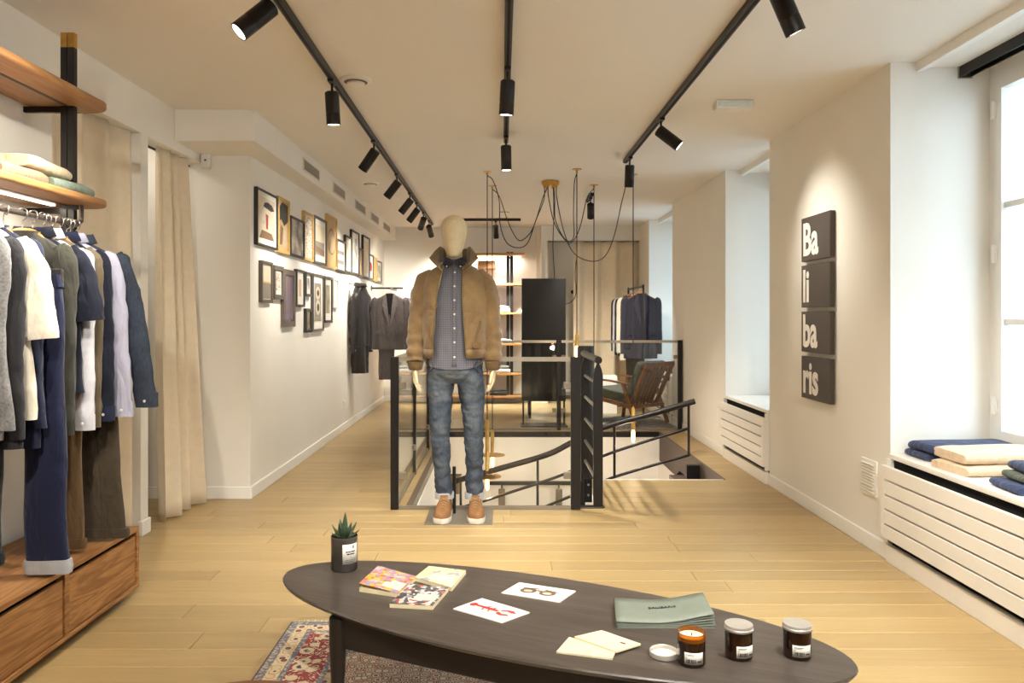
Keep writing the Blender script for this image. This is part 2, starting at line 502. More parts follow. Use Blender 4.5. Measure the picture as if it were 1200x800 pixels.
# ---- radiator covers and sills in the recesses
def rad_cover(a, b, labels):
    sill = thing('window_sill', labels[0], 'sill', (2.23, (a + b) / 2, 0.5))
    MB().box(1.972, 2.488, a, b, 0.524, 0.55).build('board', 'white_lacquer', sill, bevel=0.004)
    t = thing('radiator_cover', labels[1], 'radiator cover', (1.96, (a + b) / 2, 0.0))
    x0, x1 = 1.935, 1.957
    z0, z1 = 0.128, 0.492
    n = 5; gap = 0.009; hh = (z1 - z0 - gap * (n - 1)) / n
    for i in range(n):
        zz = z0 + i * (hh + gap)
        MB().box(x0, x1, a + 0.035, b - 0.03, zz, zz + hh).build('slat', 'white_lacquer', t, bevel=0.0015, seg=1)
    MB().box(x0, x1, a - 0.0, a + 0.035, z0, z1).build('stile', 'white_lacquer', t, bevel=0.0015, seg=1)
    MB().box(x0, x1, b - 0.03, b + 0.005, z0, z1).build('stile', 'white_lacquer', t, bevel=0.0015, seg=1)
    for ya in (a, b - 0.02): MB().box(1.957, 2.0, ya, ya + 0.02, 0.10, 0.524).build('end_return', 'white_lacquer', t)
    MB().box(1.955, 1.984, a - 0.0, b, 0.0, 0.09).build('plinth', 'white_lacquer', t, bevel=0.003, seg=1)
    MB().box(1.99, 2.0, a + 0.002, b - 0.002, 0.02, 0.522).build('backing', 'void_black', t)  # black sheet stands in for the shade inside the cover
    MB().box(1.9575, 1.959, a + 0.036, b - 0.031, z0 + 0.02, z1 - 0.02).build('slot_shade', 'void_black', t)  # black strip paints the slots between the slats as dark shade
    return t
rad_cover(2.31, 3.915, ('white window sill board above the near radiator cover', 'white slatted radiator cover under the near window'))
rad_cover(5.70, 6.80, ('white window sill board above the middle radiator cover', 'white slatted radiator cover under the middle window beside the stairwell'))
rad_cover(8.94, 10.34, ('white window sill board above the far radiator cover', 'white slatted radiator cover behind the armchair'))

# vent grille, sockets, sensor
v = thing('vent_grille', 'small white louvred vent grille low on the right wall', 'vent', (XR, 4.13, 0.385))
MB().box(XR - 0.012, XR, 4.05, 4.215, 0.29, 0.48).build('frame', 'trim_white', v, bevel=0.003, seg=1)
for i in range(10):
    z = 0.312 + i * 0.016
    MB().beam((XR - 0.016, 4.065, z), (XR - 0.016, 4.20, z), 0.012, 0.004).build('louvre', 'ceiling_paint', v)
o = thing('wall_plate', 'white blank wall plate low on the pier beside the middle radiator cover', 'plate', (XR, 7.02, 0.34))
MB().box(XR - 0.01, XR, 6.95, 7.06, 0.235, 0.42).build('plate', 'white_lacquer', o, bevel=0.003, seg=1)
p0 = atX(403, 474, XP)
o = thing('wall_socket', 'white wall socket low under the hanging leather coat', 'socket', p0)
MB().box(XP, XP + 0.01, p0.y - 0.045, p0.y + 0.045, p0.z - 0.045, p0.z + 0.045).build('plate', 'trim_white', o, bevel=0.003, seg=1)
MB().lathe([(0.02, 0), (0.02, 0.003)], n=16).tf(Matrix.Translation((XP + 0.010, p0.y, p0.z)) @ Matrix.Rotation(R(90), 4, 'Y')).build('outlet', 'ceiling_paint', o)
p0 = at(243, 188, YN)
o = thing('alarm_sensor', 'small white motion sensor on the wall above the gathered curtain', 'sensor', p0)
MB().box(p0.x - 0.032, p0.x + 0.032, YN - 0.045, YN, p0.z - 0.06, p0.z + 0.06).build('housing', 'white_lacquer', o, bevel=0.012)
MB().box(p0.x - 0.004, p0.x + 0.01, YN - 0.047, YN - 0.044, p0.z - 0.012, p0.z + 0.0).build('indicator', M('sensor_led', (70, 90, 160), 0.3), o)
# grilles in the soffit
for k, (xa, xb) in enumerate(((355, 373.5), (390, 403.5), (416, 427.5), (434.5, 443), (449, 456.5))):
    ya = -1.55 * FPX / (xa - VX); yb = -1.55 * FPX / (xb - VX)
    o = thing('air_grille', ['dark slotted air grille in the soffit above the first gold frame, nearest of five', 'dark slotted air grille in the soffit, second from the camera',
                             'dark slotted air grille in the soffit, third from the camera', 'dark slotted air grille in the soffit, fourth from the camera',
                             'dark slotted air grille in the soffit, farthest of five'][k], 'grille', (-1.55, (ya + yb) / 2, 2.42), 'air grilles along the soffit')
    MB().box(-1.552, -1.547, ya, yb, 2.395, 2.475).build('backing', M('grille_dark', (120, 110, 100), 0.6), o)
    f = MB()
    for z in (2.385, 2.475): f.box(-1.552, -1.540, ya - 0.008, yb + 0.008, z, z + 0.008)
    for yy in (ya - 0.008, yb): f.box(-1.552, -1.540, yy, yy + 0.008, 2.385, 2.483)
    f.build('frame', 'wall_paint', o)
    nb = 14
    for i in range(nb):
        yy = ya + (i + 0.5) * (yb - ya) / nb
        MB().box(-1.548, -1.542, yy - 0.003, yy + 0.003, 2.393, 2.475).build('fin', M('grille_grey', (196, 186, 172), 0.5), o)
# ceiling discs
for k, (x, yy, lab) in enumerate(((417, 93, 'round white ceiling vent beside the left track, nearest of three'), (434, 214, 'round white ceiling vent near the soffit, small and far'), (591, 247, 'round white ceiling vent near the back wall above the rear track'))):
    p = atZ(x, yy, ZC)
    o = thing('ceiling_vent', lab, 'ceiling vent', p, 'round vents in the ceiling')
    MB().lathe([(0.045, -0.02), (0.082, -0.008), (0.086, 0.0)], p, 32).build('ring', 'trim_white', o, smooth=True)
    MB().lathe([(0.05, -0.0215), (0.064, -0.0165)], p, 28, caps=False).build('groove_shade', M('vent_groove_shade', (120, 108, 94), 0.7), o)  # dark band paints the shade in the gap round the disc
    MB().lathe([(0.03, -0.032), (0.048, -0.028), (0.048, -0.018)], p, 28).build('disc', 'ceiling_paint', o, smooth=True)
p = atZ(859, 119, ZC)
o = thing('emergency_light', 'small white emergency light box on the ceiling near the right wall', 'emergency light', p)
MB().box(p.x - 0.112, p.x + 0.112, p.y - 0.045, p.y + 0.045, ZC - 0.05, ZC).build('housing', 'trim_white', o, bevel=0.008)
MB().box(p.x - 0.102, p.x + 0.102, p.y - 0.05, p.y - 0.044, ZC - 0.042, ZC - 0.012).build('diffuser', M('diffuser', (214, 226, 222), 0.25), o, bevel=0.003, seg=1)
for sx in (-0.05, 0.055): MB().lathe([(0.014, -0.054), (0.018, -0.0535)], (p.x + sx, p.y, ZC), 14).build('lamp', 'white_lacquer', o)

# ================================================================== CURTAINS
def curtain_surface(p0, p1, z0, z1, folds, amp, flare=0.0, side=(1, 0, 0), seed=0, tilt=(0, 0, 0), nu=120, nv=16):
    p0, p1 = Vector(p0), Vector(p1); sd = Vector(side); tl = Vector(tilt)
    rnd = random.Random(seed); ph = rnd.uniform(0, 6); ph2 = rnd.uniform(0, 6)
    mid = (p0 + p1) / 2
    def fn(u, v):
        z = z1 + (z0 - z1) * v
        b = p0 + (p1 - p0) * u
        b = mid + (b - mid) * (1 + flare * v)
        w = math.sin(folds * 2 * PI * u + ph + 0.5 * math.sin(3 * v + ph2)) + 0.35 * math.sin(folds * 2 * PI * u * 0.47 + ph2) + 0.25 * math.sin(folds * 4 * PI * u + 2 * v)
        q = b + sd * (amp * w * (0.55 + 0.45 * v)) + tl * v
        q.z = z
        return q
    return MB().grid(fn, nu, nv)
def curtain(name, label, *a, **k):
    c = thing(name, label, 'curtain', ((a[0][0] + a[1][0]) / 2, (a[0][1] + a[1][1]) / 2, 0))
    curtain_surface(*a, **k).build('drape', 'curtain', c, smooth=True, angle=180, solid=0.003)
    return c
c = curtain('fitting_room_curtain', 'closed beige fitting room curtain behind the clothes rail', (XL - 0.06, 3.30, 0), (XL - 0.06, 4.34, 0), 0.02, 2.288, 4.2, 0.030, seed=3)
MB().tube([(XL - 0.09, 3.52, 2.27), (XL - 0.09, 4.35, 2.27)], 0.008, 8).build('rod', 'black_metal', c, smooth=True)
c = curtain('gathered_curtain', 'beige curtain gathered at the open fitting room doorway', (XL - 0.075, 4.69, 0), (XL - 0.045, 5.10, 0), 0.012, 2.285, 3.6, 0.045, side=(1, 0.1, 0), seed=8, tilt=(0.07, 0.0, 0), flare=0.42, nu=150, nv=24)
MB().tube([(XL - 0.09, 4.46, 2.275), (XL - 0.09, YN, 2.275)], 0.008, 8).build('rod', 'black_metal', c, smooth=True)
for lab, (x, y) in (('added round ceiling lamp inside the open fitting room on the left', (-2.62, 4.85)), ('added round ceiling lamp inside the closed fitting room on the left', (-2.62, 3.6)), ('added round ceiling lamp inside the rear fitting room', (1.3, 11.55))):
    t = thing('added_cabin_lamp', lab, 'added ceiling lamp', (x, y, ZC))  # unseen lamps added to brighten the cabin interiors
    MB().lathe([(0.09, 0.0), (0.095, -0.02), (0.08, -0.03)], (x, y, ZC), 28).build('housing', 'trim_white', t, smooth=True)
    MB().lathe([(0.0, -0.031), (0.078, -0.031)], (x, y, ZC), 28, caps=False).build('diffuser', 'lamp_lens', t)
    L = bpy.data.lights.new('added_cabin_light', 'AREA'); L.shape = 'DISK'; L.size = 0.15; L.energy = 0.5 if 'rear' in lab else 2.6; L.color = WARM
    lo = bpy.data.objects.new('added_cabin_light', L); C.objects.link(lo); lo.parent = t; lo.location = (0, 0, -0.034)
c = curtain('rear_curtain', 'beige curtain half drawn across the fitting room at the back', (1.03, 11.06, 0), (2.07, 11.06, 0), 0.02, 2.318, 4, 0.055, side=(0, 1, 0), seed=5)
MB().tube([(0.67, 11.085, 2.322), (2.08, 11.085, 2.322)], 0.006, 8).build('rod', 'black_metal', c, smooth=True)
o = thing('coat_hook', 'small black wall hook inside the rear fitting room', 'hook', (0.95, 11.2, 1.6))
p = at(671, 342, 12.0)
o.location = (p.x, 11.99, p.z)
MB().lathe([(0.028, 0), (0.03, 0.03), (0.02, 0.04)], n=16).tf(Matrix.Translation((p.x, 12.0, p.z)) @ Matrix.Rotation(R(90), 4, 'X')).build('knob', 'black_metal', o, smooth=True)

# ================================================================== TRACK LIGHTS
def track(label, a, b):
    a, b = Vector(a), Vector(b)
    t = thing('light_track', label, 'light track', (a + b) / 2)
    MB().beam(a, b, 0.035, 0.032).build('rail', 'black_metal', t, bevel=0.003, seg=1)
    MB().beam(a - Vector((0, 0, 0.0165)), b - Vector((0, 0, 0.0165)), 0.012, 0.003).build('slot', 'void_black', t)
    return t
ZT = ZC - 0.017
track('long black lighting track on the left of the ceiling', (-0.86, -1.5, ZT), (-0.97, 10.7, ZT))
track('black lighting track down the middle of the ceiling', (0.03, -1.5, ZT), (0.03, 5.62, ZT))
track('black lighting track on the right of the ceiling', (1.02, -1.5, ZT), (1.02, 6.35, ZT))
track('short black lighting track across the back of the room', (-0.62, 10.2, ZT), (0.25, 10.2, ZT))
track('very short black track section above the rear clothes rack', (0.95, 8.05, ZT), (0.95, 8.55, ZT))
def spot_head(pos, aim, label, power=1.0, cone=52, blend=0.6, group='black spotlights on the ceiling tracks', zt=None):
    """pos: point on the track; aim: direction of the beam"""
    pos = Vector(pos); d = Vector(aim).normalized()
    t = thing('track_spotlight', label, 'spotlight', pos, group)
    z = pos.z
    MB().box(pos.x - 0.016, pos.x + 0.016, pos.y - 0.045, pos.y + 0.045, z - 0.032, z - 0.014).build('adapter', 'black_metal', t, bevel=0.002, seg=1)
    piv = pos + Vector((0, 0, -0.10))
    MB().tube([pos + Vector((0, 0, -0.03)), piv], 0.007, 8).build('stem', 'black_metal', t, smooth=True)
    q = d.to_track_quat('Z', 'Y').to_matrix().to_4x4()
    m = Matrix.Translation(piv) @ q
    MB().tube([(0, -0.03, 0.0), (0, 0.03, 0.0)], 0.012, 10).tf(m).build('pivot', 'black_metal', t, smooth=True)
    MB().lathe([(0.030, -0.025), (0.0375, -0.018), (0.0375, 0.085), (0.0365, 0.087), (0.0365, 0.090), (0.0375, 0.092), (0.0375, 0.150), (0.033, 0.150), (0.030, 0.135)], n=28, caps=True).tf(m).build('barrel', 'black_metal', t, smooth=True)
    MB().lathe([(0.0, 0.148), (0.0322, 0.148)], n=24, caps=False).tf(m).build('lens', 'lamp_lens', t)
    L = bpy.data.lights.new('spot_lamp', 'SPOT'); L.energy = SPOT_W * power; L.color = WARM
    L.spot_size = R(cone); L.spot_blend = blend; L.shadow_soft_size = 0.03
    lo = bpy.data.objects.new('spot_lamp', L); C.objects.link(lo); lo.parent = t
    lp = m @ Vector((0, 0, 0.152)); lo.location = lp - pos
    lo.rotation_euler = d.to_track_quat('-Z', 'Y').to_euler()
    return t
def lx(y): return -0.873 - 0.0091 * y
spots = [
 ((lx(2.95), 2.95), (-0.56, -0.28, -0.62), 'black spotlight on the left track tilted towards the clothes shelving, nearest the camera', 1.9),
 ((lx(4.12), 4.12), (0.03, 0.12, -1), 'black spotlight on the left track hanging straight down beside the round ceiling vent', 0.8),
 ((lx(5.55), 5.55), (-0.62, 0.25, -0.8), 'black spotlight on the left track aimed at the near picture frames', 0.7),
 ((lx(6.85), 6.85), (-0.62, 0.15, -0.75), 'black spotlight on the left track aimed at the middle picture frames', 0.7),
 ((lx(7.9), 7.9), (-0.62, 0.1, -0.75), 'black spotlight on the left track, fifth from the camera', 0.8),
 ((lx(8.6), 8.6), (-0.6, 0.2, -0.75), 'black spotlight on the left track, sixth from the camera', 1.2),
 ((lx(9.4), 9.4), (-0.30, 0.65, -0.6), 'black spotlight on the left track, second from the back wall', 1.5),
 ((lx(10.2), 10.2), (0.15, 0.7, -0.75), 'black spotlight at the back end of the left track', 1.2),
 ((0.03, 3.92), (-0.05, 0.12, -1), 'black spotlight hanging on the middle track, nearer of two', 1.0),
 ((0.03, 5.42), (0.02, 0.03, -1), 'black spotlight at the far end of the middle track', 1.9),
 ((1.02, 2.82), (0.42, 0.10, -0.85), 'black spotlight on the right track tilted towards the window recess, nearest the camera', 1.1),
 ((1.02, 4.92), (0.66, -0.14, -0.56), 'black spotlight on the right track aimed at the wall lettering', 0.45),
 ((1.02, 6.12), (0.0, 0.25, -1), 'black spotlight at the far end of the right track pointing down', 1.5),
 ((-0.08, 10.2), (0.04, 0.45, -1), 'black spotlight on the short track across the back', 4.5),
 ((0.95, 8.22), (0.10, 0.75, -0.9), 'black spotlight tilted towards the rear clothes rack', 2.6),
]
for (x, y), a, l, p in spots: spot_head((x, y, ZT), a, l, p, cone=(70 if 'lettering' in l else 84), blend=1.0)
# unseen heads added on the same tracks to brighten the near room and facing walls
for (x, y), a, l, p in [
 ((lx(1.9), 1.9), (-0.62, 0.5, -0.6), 'added black spotlight on the left track just outside the picture, aimed at the hanging clothes', 0.9),
 ((lx(0.4), 0.4), (-0.28, 1.0, -0.42), 'added unseen black spotlight on the left track beside the camera', 1.2),
 ((0.03, 1.9), (-0.06, 0.75, -0.9), 'added unseen black spotlight on the middle track in front of the camera, aimed at the mannequin', 1.0),
 ((0.03, 0.3), (0.05, 1.0, -1), 'added unseen black spotlight on the middle track above the camera, aimed at the dark table', 1.7),
 ((1.02, 1.5), (-0.2, 0.6, -1), 'added black spotlight on the right track just outside the picture', 1.6),
 ((1.02, 0.2), (0.05, 1.0, -0.5), 'added unseen black spotlight on the right track beside the camera', 1.5)]:
    spot_head((x, y, ZT), a, l, p, cone=84, blend=1.0)

# ================================================================== STAIRWELL
ZL = -2.9
ws = MB()
ws.box(HX0, HX0 + 0.02, HY0 + 0.02, HY1 - 0.02, ZL, -0.06)          # left lining
ws.box(HX1 - 0.02, HX1, HYM + 0.02, HY1 - 0.02, ZL, -0.30)          # right lining
ws.box(HX0, HX1, HY1 - 0.02, HY1, ZL, -0.05)                        # rear lining
ws.box(HX0, HXM, HY0, HY0 + 0.02, ZL, -0.05)
ws.box(HXM - 0.02, HXM, HY0 + 0.02, HYM + 0.02, ZL, -0.05).box(HXM, HX1, HYM, HYM + 0.02, ZL, -0.03)
struct('wall_stairwell', ws, 'wall_paint')
struct('floor_lower', MB().box(HX0 - 0.02, HX1 + 0.02, HY0 - 0.02, HY1 + 0.02, ZL - 0.1, ZL), 'oak_floor')
# dark steel edging of the opening
fa = MB()
fa.box(HX0 - 0.03, HX0 + 0.012, HY0, HY1, -0.06, 0.003)
fa.box(HX1 - 0.012, HX1 + 0.01, HYM, HY1, -0.30, 0.003)
fa.box(HX0 + 0.012, HXM, HY0 - 0.02, HY0 + 0.004, -0.05, 0.006)
struct('trim_5', fa, 'dark_brown')
struct('trim_7', MB().box(HX0 + 0.012, HX1 - 0.012, HY1 - 0.014, HY1 + 0.03, -0.055, 0.004), 'black_metal')
struct('trim_6', MB().box(HXM, HX1 - 0.012, HYM - 0.012, HYM + 0.004, -0.03, 0.003), 'trim_white')

# staircase against the near edge, going down to the left
st = thing('staircase', 'dark steel staircase going down to the left in the floor opening', 'staircase', (0.6, 6.4, ZL))
nt_ = 13
for i in range(nt_):
    x1 = HX1 - 0.03 - i * 0.15
    MB().box(x1 - 0.18, x1, HYM + 0.24, HYM + 0.98, -0.2 - i * 0.19, -0.165 - i * 0.19).build('tread', 'dark_brown', st, bevel=0.003, seg=1)
for yy in (HYM + 0.23, HYM + 0.99):
    MB().beam((HX1 - 0.03, yy, -0.20), (HX1 - 0.03 - nt_ * 0.15, yy, -0.20 - nt_ * 0.19), 0.02, 0.22).build('stringer', 'black_metal', st)
MB().box(HX1 - 0.13, HX1 - 0.02, HYM + 0.66, HYM + 0.72, -0.25, -0.02).build('end_block', 'black_metal', st)
# handrail of the stair
YR = 6.9
hr = thing('stair_handrail', 'black tubular stair handrail rising to the right inside the opening', 'handrail', (0.7, YR, -0.3))
def rp(pts): return [at(x, y, YR) for x, y in pts]
MB().tube(crv(rp([(532, 564), (585, 549), (640, 533), (669, 519), (707, 501), (760, 486), (814, 470)])), 0.026, 12).build('top_rail', 'rail_metal', hr, smooth=True)
MB().tube(crv(rp([(532, 597), (563, 588), (600, 576), (640, 563), (669, 552), (707, 534), (757, 517), (806, 502)])), 0.013, 10).build('middle_rail', 'rail_metal', hr, smooth=True)
MB().tube(crv(rp([(600, 608), (640, 593), (669, 581), (707, 564), (722, 558), (765, 545), (807, 533)])), 0.013, 10).build('lower_rail', 'rail_metal', hr, smooth=True)
for x, ya, yb in ((807, 472, 533), (720, 497, 559), (630, 537, 640), (540, 562, 660)):
    MB().tube([at(x, ya, YR), at(x, yb, YR)], 0.012, 10).build('baluster', 'rail_metal', hr, smooth=True)

# glass balustrades
GT = 0.985
def balustrade(label, a, b, posts, panes, cap=True):
    a, b = Vector(a), Vector(b)
    t = thing('glass_balustrade', label, 'balustrade', (a + b) / 2)
    d = (b - a).normalized(); sd = Vector((-d.y, d.x, 0))
    for s, w, h in posts:
        p = a + d * s
        q = MB(); vs = []
        for z in (0, h):
            for i, j in ((-1, -1), (1, -1), (1, 1), (-1, 1)): vs.append(Vector((p.x, p.y, z)) + d * (w / 2 * i) + sd * (0.016 * j))
        q.add(vs, [(3, 2, 1, 0), (4, 5, 6, 7), (0, 1, 5, 4), (1, 2, 6, 5), (2, 3, 7, 6), (3, 0, 4, 7)])
        q.build('post', 'black_metal', t, bevel=0.002, seg=1)
    for s0, s1 in panes:
        p, q = a + d * s0, a + d * s1
        g = MB().beam(p + Vector((0, 0, 0.49)), q + Vector((0, 0, 0.49)), 0.010, 0.93)
        pane = g.build('glass_pane', 'rail_glass', t)
        MB().beam(p + Vector((0, 0, GT - 0.015)), q + Vector((0, 0, GT - 0.015)), 0.018, 0.028).build('top_edge', M('glass_edge', (190, 178, 160), 0.3, metal=0.5), pane)
        MB().beam(p + Vector((0, 0, 0.012)), q + Vector((0, 0, 0.012)), 0.022, 0.022).build('bottom_channel', M('channel', (150, 140, 126), 0.4, metal=0.6), pane)
        for s in (s0 + 0.02, s1 - 0.02):
            c = a + d * s
            for z in (0.22, 0.80):
                MB().beam(c + Vector((0, 0, z - 0.022)), c + Vector((0, 0, z + 0.022)), 0.045, 0.03, up=sd).build('clamp', M('channel', (150, 140, 126)), pane, bevel=0.003, seg=1)
    return t
balustrade('glass balustrade panel right behind the mannequin with black end posts', (-0.692, 4.965, 0), (0.477, 4.965, 0), [(0, 0.052, GT), (1.169, 0.062, GT)], [(0.03, 1.135)])
balustrade('glass balustrade along the left side of the stair opening', (-0.692, 5.0, 0), (-0.692, 8.4, 0), [(1.06, 0.045, GT), (2.17, 0.045, GT)], [(0.03, 1.03), (1.09, 2.14), (2.20, 3.37)])
balustrade('glass balustrade along the rear edge of the stair opening before the armchair', (-0.69, 8.40, 0), (1.975, 8.40, 0), [(0.0, 0.045, GT), (1.315, 0.045, GT), (2.64, 0.05, GT)], [(0.03, 1.285), (1.345, 2.61)])

# short guard of flat posts and rungs at the notch of the opening
g = thing('stair_guard', 'black steel guard with pointed flat posts, tube top rail and rungs', 'guard rail', (0.63, 5.4, 0))
for yy in (5.02, 5.80):
    p = MB()
    prof = [(0.598, 0), (0.660, 0), (0.660, 0.86), (0.652, 0.90), (0.634, 0.945), (0.624, 0.945), (0.606, 0.90), (0.598, 0.86)]
    p.loft([[Vector((x, yy - 0.012, z)) for x, z in prof], [Vector((x, yy + 0.012, z)) for x, z in prof]])
    p.build('post', 'black_metal', g, bevel=0.002, seg=1)
MB().tube([(0.629, 4.99, 0.962), (0.629, 5.90, 0.962)], 0.024, 16).build('top_rail', 'rail_metal', g, smooth=True)
for z in (0.80, 0.64, 0.475, 0.31, 0.16):
    MB().tube([(0.629, 5.02, z), (0.629, 5.80, z)], 0.011, 10).build('rung', 'steel', g, smooth=True)
MB().box(0.50, 0.67, 5.00, 5.045, 0.0, 0.008).build('base_plate', 'black_metal', g)
k = MB().box(0.545, 0.60, 5.10, 5.12, 0.012, 0.17)
k = k.build('fixing_plate', 'void_black', g)
for z in (0.06, 0.13): MB().lathe([(0.008, 0), (0.006, 0.005)], n=10).tf(Matrix.Translation((0.575, 5.10, z)) @ Matrix.Rotation(R(90), 4, 'X')).build('bolt', 'steel', k)
o = thing('steel_column', 'round dark steel newel column standing behind the stair guard', 'column', (0.655, 6.0, ZL))
MB().lathe([(0.066, ZL), (0.066, 1.005), (0.060, 1.016)], (0.655, 6.0, 0), 32).build('shaft', 'rail_metal', o, smooth=True)
MB().lathe([(0.085, ZL), (0.085, ZL + 0.02)], (0.655, 6.0, 0), 32).build('foot_ring', 'rail_metal', o, smooth=True)

# lower level details
lt = thing('lower_track', 'black lighting track below floor level in the stairwell', 'light track', (0.4, 8.2, -0.54))
pz = at(600, 566, 8.2)
MB().box(-0.18, 1.2, 8.19, 8.23, pz.z - 0.018, pz.z + 0.018).build('rail', 'black_metal', lt)
for k, x in enumerate((588, 655)):
    p = at(x, 572, 8.16)
    t = thing('lower_spotlight', ['brown-grey spotlight on the stairwell track beside the mannequin leg', 'brown-grey spotlight on the stairwell track beside the guard posts'][k], 'spotlight', p)
    MB().tube([(p.x, 8.17, pz.z - 0.01), (p.x, 8.17, pz.z - 0.05)], 0.008, 8).build('stem', 'black_metal', t, smooth=True)
    MB().lathe([(0.03, -0.05), (0.036, -0.055), (0.036, -0.22), (0.03, -0.22), (0.028, -0.2)], (p.x, 8.15, pz.z), 24).build('barrel', M('spot_brown', (120, 104, 92), 0.45, metal=0.2), t, smooth=True)
    MB().lathe([(0, -0.205), (0.029, -0.205)], (p.x, 8.15, pz.z), 20, caps=False).build('lens', 'lamp_lens', t)
    L = bpy.data.lights.new('spot_lamp', 'SPOT'); L.energy = SPOT_W * 0.12; L.color = WARM; L.spot_size = R(120); L.spot_blend = 1; L.shadow_soft_size = 0.03
    lo = bpy.data.objects.new('spot_lamp', L); C.objects.link(lo); lo.parent = t; lo.location = Vector((p.x, 8.15, pz.z - 0.225)) - p
    lo.rotation_euler = (R(-25), 0, 0)
pa, pb = at(507, 556, 8.24), at(540, 578, 8.24)
o = thing('lower_picture', 'brown panel on the lower stairwell wall between the mannequin legs', 'panel', ((pa.x + pb.x) / 2, 8.24, pb.z))
MB().box(pa.x, pb.x, 8.205, 8.23, pb.z, pa.z).build('board', M('brown_panel', (128, 106, 86), 0.6), o, bevel=0.004, seg=1)
MB().box(pa.x - 0.01, pb.x + 0.01, 8.195, 8.23, pa.z, pa.z + 0.012).build('top_edge', 'dark_brown', o)

# ================================================================== PENDANTS
CY = atZ(645, 212, ZC)
cn = thing('pendant_canopy', 'brass multi-outlet ceiling canopy feeding the looped pendant cords', 'ceiling canopy', CY)
MB().lathe([(0.075, 0.0), (0.085, -0.006), (0.085, -0.035), (0.075, -0.042)], CY, 32).build('plate', 'brass', cn, smooth=True)
for k in range(6):
    a = k * PI / 3
    MB().lathe([(0.014, -0.04), (0.014, -0.062), (0.008, -0.066)], CY + Vector((math.cos(a) * 0.055, math.sin(a) * 0.055, 0)), 12).build('cord_grip', 'brass', cn, smooth=True)
M('cord', (36, 32, 30), 0.6)
def pendant(label, hook, loop, zbulb, shade=False, rod=0.16, k=0):
    h = atZ(hook[0], hook[1], ZC - 0.03)
    t = thing('pendant_lamp', label, 'pendant lamp', (h.x, h.y, zbulb), 'pendant lamps hanging over the stairwell')
    hk = MB().lathe([(0.042, 0.03), (0.042, 0.024), (0.012, 0.022), (0.010, 0.0)], h, 20)
    hk.build('ceiling_hook', 'brass', t, smooth=True)
    a = k * PI / 3
    start = CY + Vector((math.cos(a) * 0.055, math.sin(a) * 0.055, -0.06))
    pts = [start]
    n = len(loop)
    for i, (x, y) in enumerate(loop):
        f = (i + 1) / (n + 1)
        pts.append(at(x, y, start.y + (h.y - start.y) * f))
    pts.append(Vector((h.x, h.y, h.z - 0.004)))
    c = crv(pts, 6)
    MB().tube(c, 0.0045, 6).build('loop_cord', 'cord', t, smooth=True)
    MB().tube([(h.x, h.y, h.z), (h.x, h.y, zbulb + rod)], 0.0045, 6).build('drop_cord', 'cord', t, smooth=True)
    so = MB().lathe([(0.006, rod + 0.02), (0.018, rod), (0.018, 0.035), (0.021, 0.03), (0.021, 0.0)], (h.x, h.y, zbulb), 16)
    so.build('socket', 'brass', t, smooth=True)
    bl_ = MB().lathe([(0.010, 0.0), (0.015, -0.02), (0.0165, -0.07), (0.012, -0.105), (0.003, -0.115)], (h.x, h.y, zbulb), 16).build('bulb', 'filament', t, smooth=True)
    if shade: MB().lathe([(0.02, 0.028), (0.125, 0.012), (0.127, 0.006), (0.02, 0.020)], (h.x, h.y, zbulb), 36).build('disc_shade', 'brass', t, smooth=True)
    L = bpy.data.lights.new('bulb_lamp', 'POINT'); L.energy = 3.2; L.color = (1, 0.86, 0.68); L.shadow_soft_size = 0.03
    lo = bpy.data.objects.new('bulb_lamp', L); C.objects.link(lo); lo.parent = t; lo.location = (0, 0, -0.15)
pendant('glowing pendant bulb under a brass disc, lowest beside the mannequin leg', (571, 205), [(637, 235), (628, 258), (618, 285), (605, 290), (593, 283), (586, 262), (585, 235), (578, 212)], -0.20, True, 0.5, 3)
pendant('glowing pendant bulb under a brass disc, farther and higher of the two', (577, 221), [(636, 232), (629, 255), (622, 272), (610, 282), (602, 274), (594, 256), (585, 230)], -0.14, True, 0.24, 2)
pendant('pendant bulb in a brass socket hanging behind the newel column', (676, 202), [(650, 232), (651, 258), (662, 280), (672, 279), (672, 250), (673, 215)], 0.985, False, 0.09, 5)
pendant('pendant bulb on a long cord ending low behind the guard posts', (696, 220), [(643, 232), (650, 262), (664, 283), (672, 282), (680, 265), (688, 232)], -0.25, False, 0.16, 4)
pendant('pendant bulb in a bare brass socket hanging before the armchair', (742, 208), [(653, 235), (661, 272), (673, 297), (693, 306), (709, 300), (720, 275), (729, 235), (736, 211)], 0.21, False, 0.19, 0)

# ================================================================== FABRICS
def fabric(name, col, col2=None, ns=30, weave=420, bstr=0.25, rough=0.85, stretch=(1, 1, 1)):
    m = M(name, col, rough, col2=col2, nscale=ns, bs=weave, bstr=bstr, bdist=0.002, sheen=0.1, stretch=stretch, spec=0.2)
    nt = m.node_tree; b = nt.nodes['Principled BSDF']
    fine = b.inputs['Normal'].links[0].from_node
    bp = nt.nodes.new('ShaderNodeBump'); bp.inputs['Strength'].default_value = 0.55; bp.inputs['Distance'].default_value = 0.03
    nt.links.new(noise(nt, coord(nt, 'Object', (11, 11, 5)), 1.5, 2, 0.5, 0.8), bp.inputs['Height'])     # soft creases of hanging cloth
    nt.links.new(bp.outputs[0], fine.inputs['Normal'])
    return m
fabric('navy', (32, 35, 56)); fabric('navy_dark', (24, 26, 39)); fabric('black_cloth', (28, 26, 25)); fabric('charcoal_knit', (42, 40, 42), weave=200, bstr=0.6)
fabric('grey_marl', (128, 124, 120), (92, 90, 90), ns=120, bstr=0.5); fabric('cream_cloth', (218, 206, 186)); fabric('olive_knit', (56, 54, 46), weave=220, bstr=0.6)
fabric('brown_rib', (95, 83, 64), (96, 84, 64), weave=180, bstr=0.7); fabric('white_shirt', (204, 200, 204)); fabric('lilac_shirt', (165, 162, 174), (170, 166, 184))
